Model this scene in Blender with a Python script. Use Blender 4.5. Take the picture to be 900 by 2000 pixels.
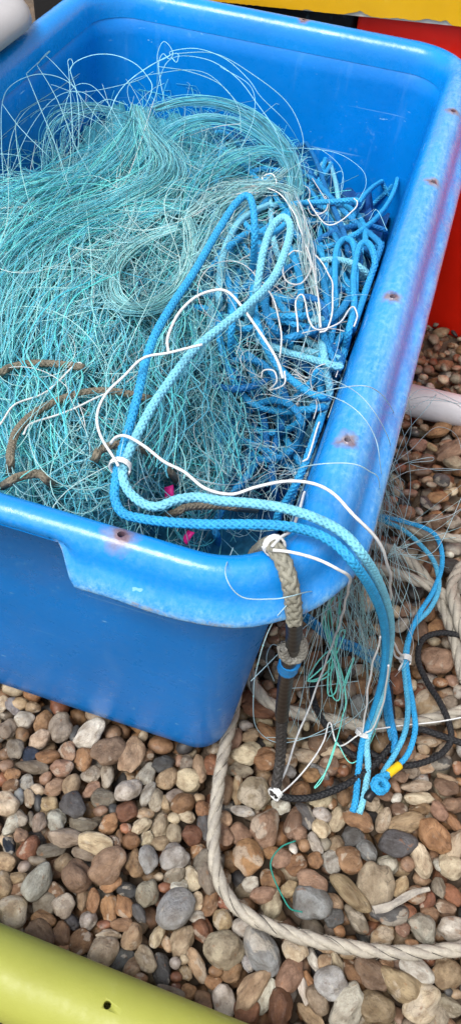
import bpy, bmesh, math, random
import numpy as np
from mathutils import Matrix, Vector

for o in list(bpy.data.objects): bpy.data.objects.remove(o)
rng = np.random.default_rng(7); random.seed(7)
SC = bpy.context.scene; COL = SC.collection

# ------------------------------------------------------------ camera, sky, sun, exposure
F, PITCH, ROLL, HEAD, CAMZ = 1560.0, math.radians(50.5), math.radians(6.3), math.radians(12.5), 1.2
fwd = np.array([0, math.cos(PITCH), -math.sin(PITCH)]); rgt = np.array([1.0, 0, 0]); upv = np.cross(rgt, fwd)
rgt, upv = math.cos(ROLL)*rgt + math.sin(ROLL)*upv, -math.sin(ROLL)*rgt + math.cos(ROLL)*upv
RZ = np.array([[math.cos(HEAD), -math.sin(HEAD), 0], [math.sin(HEAD), math.cos(HEAD), 0], [0, 0, 1]])
fwd, rgt, upv = RZ @ fwd, RZ @ rgt, RZ @ upv
CP = np.array([0, 0, CAMZ])
cam = bpy.data.cameras.new('camera'); camo = bpy.data.objects.new('camera', cam); COL.objects.link(camo)
cam.sensor_fit = 'VERTICAL'; cam.sensor_height = 36; cam.lens = F/2000*36; cam.clip_start = .02; cam.clip_end = 500
M4 = Matrix.Identity(4)
for i in range(3):
    M4[i][0], M4[i][1], M4[i][2], M4[i][3] = rgt[i], upv[i], -fwd[i], CP[i]
camo.matrix_world = M4; SC.camera = camo

SUN_EL, SUN_AZ = math.radians(64), math.radians(-150)      # azimuth measured from +Y towards +X
w = bpy.data.worlds.new('World'); SC.world = w; w.use_nodes = True
nt = w.node_tree; nt.nodes.clear()
sky = nt.nodes.new('ShaderNodeTexSky'); sky.sky_type = 'NISHITA'; sky.sun_disc = False
sky.sun_elevation = SUN_EL; sky.sun_rotation = SUN_AZ; sky.dust_density = 4; sky.air_density = 1
hs = nt.nodes.new('ShaderNodeHueSaturation'); hs.inputs['Saturation'].default_value = .12
bg = nt.nodes.new('ShaderNodeBackground'); bg.inputs['Strength'].default_value = .125
wo = nt.nodes.new('ShaderNodeOutputWorld')
nt.links.new(sky.outputs[0], hs.inputs['Color']); nt.links.new(hs.outputs[0], bg.inputs['Color']); nt.links.new(bg.outputs[0], wo.inputs['Surface'])
sl = bpy.data.lights.new('sun', 'SUN'); sl.energy = 1.5; sl.angle = math.radians(24); sl.color = (1, .97, .93)
so = bpy.data.objects.new('sun', sl); COL.objects.link(so)
sd = Vector((math.sin(SUN_AZ)*math.cos(SUN_EL), math.cos(SUN_AZ)*math.cos(SUN_EL), math.sin(SUN_EL)))
so.rotation_euler = sd.to_track_quat('Z', 'Y').to_euler()
vs = SC.view_settings; vs.view_transform = 'Standard'; vs.look = 'None'; vs.gamma = 1; vs.exposure = 0.85; vs.use_curve_mapping = False
SC.render.engine = 'CYCLES'; SC.cycles.max_bounces = 4; SC.cycles.diffuse_bounces = 2

# ------------------------------------------------------------ helpers
def U(px, py, z):
    """photograph point (900x2000) at height z -> place in the scene"""
    px, py, z = np.broadcast_arrays(np.asarray(px, float), np.asarray(py, float), np.asarray(z, float))
    d = ((px-450)/F)[..., None]*rgt - ((py-1000)/F)[..., None]*upv + fwd
    return CP + ((z-CAMZ)/d[..., 2])[..., None]*d
def PX(p):
    q = np.asarray(p)-CP; k = q@fwd
    return 450+F*(q@rgt)/k, 1000-F*(q@upv)/k
def tag(o, label=None, cat=None, group=None, kind=None):
    for k, v in (('label', label), ('category', cat), ('group', group), ('kind', kind)):
        if v: o[k] = v
    return o
def link(name, me, mat=None, parent=None, smooth=True):
    o = bpy.data.objects.new(name, me); COL.objects.link(o)
    if mat is not None:
        for m in (mat if isinstance(mat, (list, tuple)) else [mat]): me.materials.append(m)
    if parent is not None: o.parent = parent
    if smooth: me.polygons.foreach_set('use_smooth', np.ones(len(me.polygons), bool))
    return o
def mesh_np(name, V, Q, col=None):
    """V (n,3); Q (m,3|4)"""
    me = bpy.data.meshes.new(name); k = Q.shape[1]
    me.vertices.add(len(V)); me.vertices.foreach_set('co', np.ascontiguousarray(V, np.float32).ravel())
    me.loops.add(Q.size); me.loops.foreach_set('vertex_index', np.ascontiguousarray(Q, np.int32).ravel())
    me.polygons.add(len(Q)); me.polygons.foreach_set('loop_start', np.arange(0, Q.size, k, dtype=np.int32))
    me.update(calc_edges=True)
    if col is not None:
        a = me.color_attributes.new('col', 'FLOAT_COLOR', 'POINT')
        a.data.foreach_set('color', np.concatenate([col, np.ones((len(col), 1))], 1).astype(np.float32).ravel())
    return me
def spline(P, step):
    """Catmull-Rom through P, resampled to even steps"""
    P = np.asarray(P, float)
    E = np.vstack([2*P[0]-P[1], P, 2*P[-1]-P[-2]]); out = []
    for i in range(1, len(E)-2):
        t = np.linspace(0, 1, 14, endpoint=False)[:, None]
        a, b, c, d = E[i-1], E[i], E[i+1], E[i+2]
        out.append(.5*((2*b)+(c-a)*t+(2*a-5*b+4*c-d)*t**2+(3*b-a-3*c+d)*t**3))
    out = np.vstack(out+[P[-1:]])
    s = np.r_[0, np.cumsum(np.linalg.norm(np.diff(out, axis=0), axis=1))]
    n = max(3, int(s[-1]/step)+1); u = np.linspace(0, s[-1], n)
    return np.stack([np.interp(u, s, out[:, k]) for k in range(3)], 1)
def frames(P):
    T = np.gradient(P, axis=0); T /= np.linalg.norm(T, axis=1)[:, None]+1e-12
    N = np.zeros_like(P); r = np.array([0, 0, 1.0]) if abs(T[0, 2]) < .9 else np.array([1.0, 0, 0])
    n = np.cross(T[0], r)
    for i in range(len(P)):
        n = n-(n@T[i])*T[i]; n /= np.linalg.norm(n)+1e-12; N[i] = n
    return T, N, np.cross(T, N)
class Tubes:
    """collects tubes, built as one mesh"""
    def __init__(s): s.V, s.Q, s.C, s.n = [], [], [], 0
    def add(s, P, r, k=6, col=(1, 1, 1), cap=True, fr=None):
        m = len(P); T, N, B = fr if fr else frames(P); r = np.broadcast_to(np.asarray(r, float), (m,))
        a = np.arange(k)/k*2*math.pi
        R = P[:, None]+r[:, None, None]*(np.cos(a)[None, :, None]*N[:, None]+np.sin(a)[None, :, None]*B[:, None])
        idx = s.n+np.arange(m*k).reshape(m, k); nx = np.roll(idx, -1, 1)
        Q = np.stack([idx[:-1], nx[:-1], nx[1:], idx[1:]], -1).reshape(-1, 4)
        V = R.reshape(-1, 3); nv = m*k
        if cap:
            V = np.vstack([V, P[:1], P[-1:]]); a0, a1 = s.n+nv, s.n+nv+1
            c0 = np.stack([idx[0], np.full(k, a0), np.full(k, a0), nx[0]], -1); c1 = np.stack([nx[-1], np.full(k, a1), np.full(k, a1), idx[-1]], -1)
            h = np.arange(0, k-1, 2)
            c0 = np.stack([idx[0][h], np.full(len(h), a0), idx[0][(h+2) % k], idx[0][h+1]], -1)
            c1 = np.stack([idx[-1][h+1], idx[-1][(h+2) % k], np.full(len(h), a1), idx[-1][h]], -1)
            Q = np.vstack([Q, c0, c1]) if k % 2 == 0 else Q; nv += 2
        s.V.append(V); s.Q.append(Q); s.C.append(np.tile(np.asarray(col, float), (nv, 1))); s.n += nv
    def batch(s, P, r, col):
        """P (S,m,3) many thin 3-sided filaments at once; r (S,), col (S,3)"""
        S, m, _ = P.shape
        T = np.gradient(P, axis=1); T /= np.linalg.norm(T, axis=2, keepdims=True)+1e-9
        ref = np.array([.31, .47, .83]); N = np.cross(T, ref); N /= np.linalg.norm(N, axis=2, keepdims=True)+1e-6; B = np.cross(T, N)
        a = np.arange(3)/3*2*math.pi
        R = P[:, :, None]+r[:, None, None, None]*(np.cos(a)[None, None, :, None]*N[:, :, None]+np.sin(a)[None, None, :, None]*B[:, :, None])
        idx = s.n+np.arange(S*m*3).reshape(S, m, 3); nx = np.roll(idx, -1, 2)
        s.Q.append(np.stack([idx[:, :-1], nx[:, :-1], nx[:, 1:], idx[:, 1:]], -1).reshape(-1, 4))
        s.V.append(R.reshape(-1, 3)); s.C.append(np.repeat(col, m*3, 0)); s.n += S*m*3
    def build(s, name, mat, parent=None):
        return link(name, mesh_np(name, np.vstack(s.V), np.vstack(s.Q), np.vstack(s.C)), mat, parent)

# ------------------------------------------------------------ materials
class NT:
    def __init__(s, name):
        s.m = bpy.data.materials.new(name); s.m.use_nodes = True; s.t = s.m.node_tree; s.t.nodes.clear()
        s.out = s.n('OutputMaterial'); s.b = s.n('BsdfPrincipled'); s.l(s.b.outputs[0], s.out.inputs['Surface'])
    def n(s, t, **k):
        x = s.t.nodes.new('ShaderNode'+t)
        for a, v in k.items(): setattr(x, a, v)
        return x
    def l(s, a, b): s.t.links.new(a, b)
    def put(s, sock, v):
        if hasattr(v, 'is_linked') or hasattr(v, 'links'): s.l(v, sock)
        else: sock.default_value = v
    def noise(s, vec, scale, detail=3, rough=.55):
        x = s.n('TexNoise'); x.inputs['Scale'].default_value = scale; x.inputs['Detail'].default_value = detail; x.inputs['Roughness'].default_value = rough
        if vec is not None: s.l(vec, x.inputs['Vector'])
        return x.outputs['Fac']
    def ramp(s, v, a, b, lo=0., hi=1.):
        x = s.n('MapRange', clamp=True); s.put(x.inputs['Value'], v)
        for i, q in zip(('From Min', 'From Max', 'To Min', 'To Max'), (a, b, lo, hi)): s.put(x.inputs[i], q)
        return x.outputs[0]
    def math(s, op, a, b=0.):
        x = s.n('Math', operation=op); s.put(x.inputs[0], a); s.put(x.inputs[1], b); return x.outputs[0]
    def mix(s, f, a, b, mode='MIX'):
        x = s.n('Mix', data_type='RGBA', blend_type=mode)
        s.put(x.inputs[0], f); s.put(x.inputs[6], a); s.put(x.inputs[7], b); return x.outputs[2]
    def bump(s, h, strength, dist):
        x = s.n('Bump'); x.inputs['Strength'].default_value = strength; x.inputs['Distance'].default_value = dist; s.l(h, x.inputs['Height'])
        s.l(x.outputs[0], s.b.inputs['Normal']); return x
def c4(c): return (c[0], c[1], c[2], 1)

def mat_stone(name, per_object):
    k = NT(name)
    if per_object:
        oi = k.n('ObjectInfo'); tc = k.n('TexCoord'); base = oi.outputs['Color']; rnd = oi.outputs['Random']
        sc_ = k.n('VectorMath', operation='SCALE'); k.l(tc.outputs['Object'], sc_.inputs[0]); sc_.inputs['Scale'].default_value = 1
        cb = k.n('CombineXYZ'); k.l(k.math('MULTIPLY', rnd, 91.), cb.inputs[0]); k.l(k.math('MULTIPLY', rnd, 37.), cb.inputs[1])
        ad = k.n('VectorMath', operation='ADD'); k.l(sc_.outputs[0], ad.inputs[0]); k.l(cb.outputs[0], ad.inputs[1]); vec = ad.outputs[0]
    else:
        at = k.n('Attribute', attribute_name='col'); base = at.outputs['Color']; g = k.n('NewGeometry')
        sc_ = k.n('VectorMath', operation='SCALE'); k.l(g.outputs['Position'], sc_.inputs[0]); sc_.inputs['Scale'].default_value = 55; vec = sc_.outputs[0]
        rnd = k.noise(vec, .25, 1)
    n1 = k.noise(vec, 1.3, 5, .6); n2 = k.noise(vec, .9, 3, .5); n3 = k.noise(vec, 9, 6, .7); n4 = k.noise(vec, 3.2, 4, .65)
    c = k.mix(k.ramp(n1, .35, .68), k.mix(1., base, (.55, .48, .42, 1), 'MULTIPLY'), k.mix(1., base, (1.18, 1.16, 1.12, 1), 'MULTIPLY'))
    thr = k.ramp(rnd, 0, 1, .50, .74)
    pat = k.ramp(n2, thr, k.math('ADD', thr, .05))
    c = k.mix(k.math('MULTIPLY', pat, .5), c, (.43, .375, .30, 1))
    rust = k.ramp(k.noise(vec, 1.6, 2), .66, .72)
    c = k.mix(k.math('MULTIPLY', rust, .45), c, (.26, .11, .04, 1))
    c = k.mix(k.ramp(n4, .58, .70, 0, .6), c, k.mix(1., c, (.42, .40, .4, 1), 'MULTIPLY'))
    c = k.mix(k.ramp(n3, .4, .7, 0, .4), c, k.mix(1., c, (1.5, 1.45, 1.4, 1), 'MULTIPLY'))
    vo = k.n('TexVoronoi', feature='DISTANCE_TO_EDGE'); vo.inputs['Scale'].default_value = 1.1; k.l(vec, vo.inputs['Vector'])
    crack = k.math('MULTIPLY', k.ramp(vo.outputs['Distance'], .0, .018, 1, 0), k.ramp(n2, .5, .6))
    c = k.mix(k.math('MULTIPLY', crack, .55), c, (.04, .035, .03, 1))
    pit = k.ramp(k.noise(vec, 6, 2), .70, .76)
    c = k.mix(k.math('MULTIPLY', pit, .5), c, (.06, .05, .04, 1))
    k.l(c, k.b.inputs['Base Color']); k.l(k.ramp(n4, .3, .7, .34, .62), k.b.inputs['Roughness'])
    k.b.inputs['Specular IOR Level'].default_value = .4
    h = k.math('ADD', k.math('MULTIPLY', n3, .35), k.math('ADD', k.math('MULTIPLY', n4, .7), k.math('MULTIPLY', k.math('ADD', pit, crack), -.35)))
    k.bump(h, .4, .07 if per_object else .0025)
    return k.m
STONE, STONE_MASS = mat_stone('pebble_stone', True), mat_stone('pebble_stone_mass', False)

def mat_ground():
    k = NT('shingle_bed'); g = k.n('NewGeometry'); vo = k.n('TexVoronoi'); vo.inputs['Scale'].default_value = 26; k.l(g.outputs['Position'], vo.inputs['Vector'])
    n = k.noise(g.outputs['Position'], 9, 4)
    c = k.mix(n, (.05, .034, .022, 1), (.15, .105, .07, 1)); hv = k.n('HueSaturation'); k.l(c, hv.inputs['Color']); k.l(vo.outputs['Color'], hv.inputs['Value'])
    k.l(c, k.b.inputs['Base Color']); k.b.inputs['Roughness'].default_value = .85; k.bump(k.math('SUBTRACT', 1., vo.outputs['Distance']), 1, .02)
    return k.m
def mat_plastic(name, c, rough=.38, holes=(), wear=(.30, .58, .78), scuff=True, foot=False, spec=.28):
    k = NT(name); tc = k.n('TexCoord'); v = tc.outputs['Object']
    n1 = k.noise(v, 5, 4); n2 = k.noise(v, 60, 5, .65); n3 = k.noise(v, 420, 2)
    col = k.mix(k.ramp(n1, .3, .7), c4([x*.88 for x in c]), c4([min(1, x*1.1) for x in c]))
    at = k.n('Attribute', attribute_name='wear'); wr = at.outputs['Fac']  # carries real lip wear and the sheen painted on the rim
    # scuffs and lip wear, and rim sheen painted as pale colour
    sc_ = k.math('MULTIPLY', k.ramp(n2, .58, .74), k.ramp(n1, .5, .62))
    col = k.mix(k.math('MULTIPLY', sc_, .22), col, c4(wear))
    if scuff:
        col = k.mix(k.math('MULTIPLY', k.math('MULTIPLY', wr, k.ramp(k.noise(v, 90, 7, .8), .50, .62)), .5), col, c4(wear))
        br = k.math('MULTIPLY', k.ramp(wr, .82, .98), k.ramp(k.noise(v, 24, 7, .8), .50, .60))
        col = k.mix(k.math('MULTIPLY', br, .75), col, (.30, .21, .14, 1))
        mp4 = k.n('Mapping'); mp4.inputs['Scale'].default_value = (190, 40, 190); k.l(v, mp4.inputs['Vector'])
        col = k.mix(k.math('MULTIPLY', k.math('MULTIPLY', wr, k.ramp(k.noise(mp4.outputs[0], 1, 6, .7), .30, .66)), .55), col, c4(wear))  # streaks of pale sheen painted along the rim
        # long pale scratches
        mp = k.n('Mapping'); mp.inputs['Scale'].default_value = (5, 5, 130) if not holes else (30, 6, 60); mp.inputs['Rotation'].default_value = (0, .13, 0); k.l(v, mp.inputs['Vector'])
        s1 = k.math('MULTIPLY', k.ramp(k.noise(mp.outputs[0], 1.6, 2), .715, .74), k.ramp(n1, .45, .55))
        col = k.mix(k.math('MULTIPLY', s1, .55), col, c4(wear))
        # specks of grit
        col = k.mix(k.ramp(n3, .76, .80, 0, .5), col, (.06, .09, .13, 1))
    if foot:
        sx = k.n('SeparateXYZ'); k.l(v, sx.inputs[0])
        mud = k.math('MULTIPLY', k.ramp(k.math('ADD', sx.outputs[2], k.math('MULTIPLY', k.noise(v, 30, 5, .7), .05)), .035, .07, 1, 0), k.ramp(n2, .35, .6))
        col = k.mix(k.math('MULTIPLY', mud, .65), col, (.20, .15, .10, 1))
        mp2 = k.n('Mapping'); mp2.inputs['Scale'].default_value = (40, 40, 3); k.l(v, mp2.inputs['Vector'])
        col = k.mix(k.ramp(k.noise(mp2.outputs[0], 1, 4, .6), .6, .85, 0, .12), col, c4(wear))
        mp3 = k.n('Mapping'); mp3.inputs['Scale'].default_value = (2.6, 2.6, 210); mp3.inputs['Rotation'].default_value = (0, -.06, 0); k.l(v, mp3.inputs['Vector'])
        col = k.mix(k.math('MULTIPLY', k.math('MULTIPLY', k.ramp(k.noise(mp3.outputs[0], 1, 2), .70, .73), k.ramp(n1, .46, .56)), .4), col, c4(wear))
    for i, h in enumerate(holes):
        ds = k.n('VectorMath', operation='DISTANCE'); k.l(v, ds.inputs[0]); ds.inputs[1].default_value = h[:3]
        e = k.math('ADD', ds.outputs['Value'], k.math('MULTIPLY', k.math('SUBTRACT', k.noise(v, 90, 4), .5), .022))
        f = k.ramp(e, .006, .0165 if i else .021, .85, 0)
        col = k.mix(f, col, k.mix(k.ramp(n2, .35, .6), (.30, .24, .21, 1), (.17, .065, .03, 1)))
    k.l(col, k.b.inputs['Base Color']); k.l(k.ramp(n2, .3, .7, rough-.08, rough+.14), k.b.inputs['Roughness'])
    k.b.inputs['Specular IOR Level'].default_value = spec
    k.bump(k.math('ADD', k.math('MULTIPLY', n1, .6), k.math('MULTIPLY', n2, .2)), .28, .01)
    return k.m
def mat_fibre(name, attr=True, c=(1, 1, 1), rough=.55, bump=.3, bs=900, dirt=.25, sheen=0.):
    k = NT(name); g = k.n('NewGeometry'); v = g.outputs['Position']
    if attr: at = k.n('Attribute', attribute_name='col'); base = at.outputs['Color']
    else: base = c4(c)
    n = k.noise(v, 70, 4); n2 = k.noise(v, bs, 2)
    col = k.mix(k.ramp(n, .3, .7), k.mix(1., base, (1-dirt, 1-dirt, 1-dirt*.9, 1), 'MULTIPLY'), base)
    col = k.mix(k.ramp(n2, .35, .65, .35, 0), col, k.mix(1., col, (.6, .6, .62, 1), 'MULTIPLY'))
    k.l(col, k.b.inputs['Base Color']); k.b.inputs['Roughness'].default_value = rough; k.b.inputs['Specular IOR Level'].default_value = .35
    k.bump(n2, bump, .0012)
    return k.m
def mat_filament():
    k = NT('monofilament'); at = k.n('Attribute', attribute_name='col')
    k.l(at.outputs['Color'], k.b.inputs['Base Color']); k.b.inputs['Roughness'].default_value = .35; k.b.inputs['Specular IOR Level'].default_value = .25
    tr = k.n('BsdfTranslucent'); k.l(at.outputs['Color'], tr.inputs['Color'])
    mx = k.n('MixShader'); mx.inputs[0].default_value = .5; k.l(k.b.outputs[0], mx.inputs[1]); k.l(tr.outputs[0], mx.inputs[2]); k.l(mx.outputs[0], k.out.inputs['Surface'])
    return k.m
FIBRE = mat_fibre('rope_fibre'); LAID = mat_fibre('hawser_fibre', bump=.7, bs=420, dirt=.35); TWINE = mat_fibre('twine_fibre', rough=.45, dirt=.12)
FIL = mat_filament(); TAPE = mat_fibre('tape', rough=.35, bump=.1, dirt=.15)

# ------------------------------------------------------------ tub geometry data
XR, XL, YF, YB, ZR = -.043, -.772, .438, 1.725, .60
def rrect(x0, x1, y0, y1, r, ns=90, nc=14):
    P = []
    cs = [(x1-r, y0+r, -90), (x1-r, y1-r, 0), (x0+r, y1-r, 90), (x0+r, y0+r, 180)]
    for i, (cx, cy, a0) in enumerate(cs):
        for j in range(nc+1):
            a = math.radians(a0+90*j/nc); P.append((cx+r*math.cos(a), cy+r*math.sin(a)))
        nx = cs[(i+1) % 4]; a = math.radians(a0+90); A = P[-1]; a2 = math.radians(nx[2]); Bq = (nx[0]+r*math.cos(a2), nx[1]+r*math.sin(a2))
        for j in range(1, ns): P.append((A[0]+(Bq[0]-A[0])*j/ns, A[1]+(Bq[1]-A[1])*j/ns))
    return np.array(P)
FRONT = .72
def ring(o, z, r0):
    return np.c_[rrect(XL-o, XR+o, YF-o*(FRONT if o > 0 else 1), YB+o, max(.012, r0+o)), np.full(4*15+4*89, z)]
def smooth01(t): t = np.clip(t, 0, 1); return t*t*(3-2*t)
HOLES_PX = [(237, 1047), (677, 862), (765, 583), (845, 358), (883, 220)]
HOLES = [tuple(U(a, b, ZR-.003)) for a, b in HOLES_PX] + [(-.35, YB+.026, ZR), (XL-.026, .8, ZR), (XL-.026, 1.2, ZR)]
TUB_BLUE = (.0, .18, .59)
BLUE = mat_plastic('blue_polyethylene', TUB_BLUE, .30, HOLES[:1], foot=True)
BLEACHED_SHEEN = mat_plastic('bleached_sheen_polyethylene', (.001, .22, .66), .22, HOLES, spec=.45)  # bleached rim; its sky sheen is also put into this paler blue

# ------------------------------------------------------------ ground and pebbles
gm = bpy.data.meshes.new('shingle_beach'); bm = bmesh.new()
for x, y in ((-60, -60), (60, -60), (60, 60), (-60, 60)): bm.verts.new((x, y  , -.055))
bm.faces.new(bm.verts); bm.to_mesh(gm); bm.free()
beach = tag(link('shingle_beach', gm, mat_ground(), smooth=False), 'wet brown shingle beach of flint pebbles under the tub and ropes', 'beach', kind='structure')

# colour codes of the stones
CC = dict(b=(.245, .15, .085), t=(.35, .26, .165), c=(.46, .385, .28), g=(.25, .215, .17), d=(.085, .085, .087), w=(.49, .465, .42), r=(.23, .105, .06),
          o=(.31, .175, .09), p=(.27, .175, .12), l=(.31, .32, .325), n=(.02, .03, .055))
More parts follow.
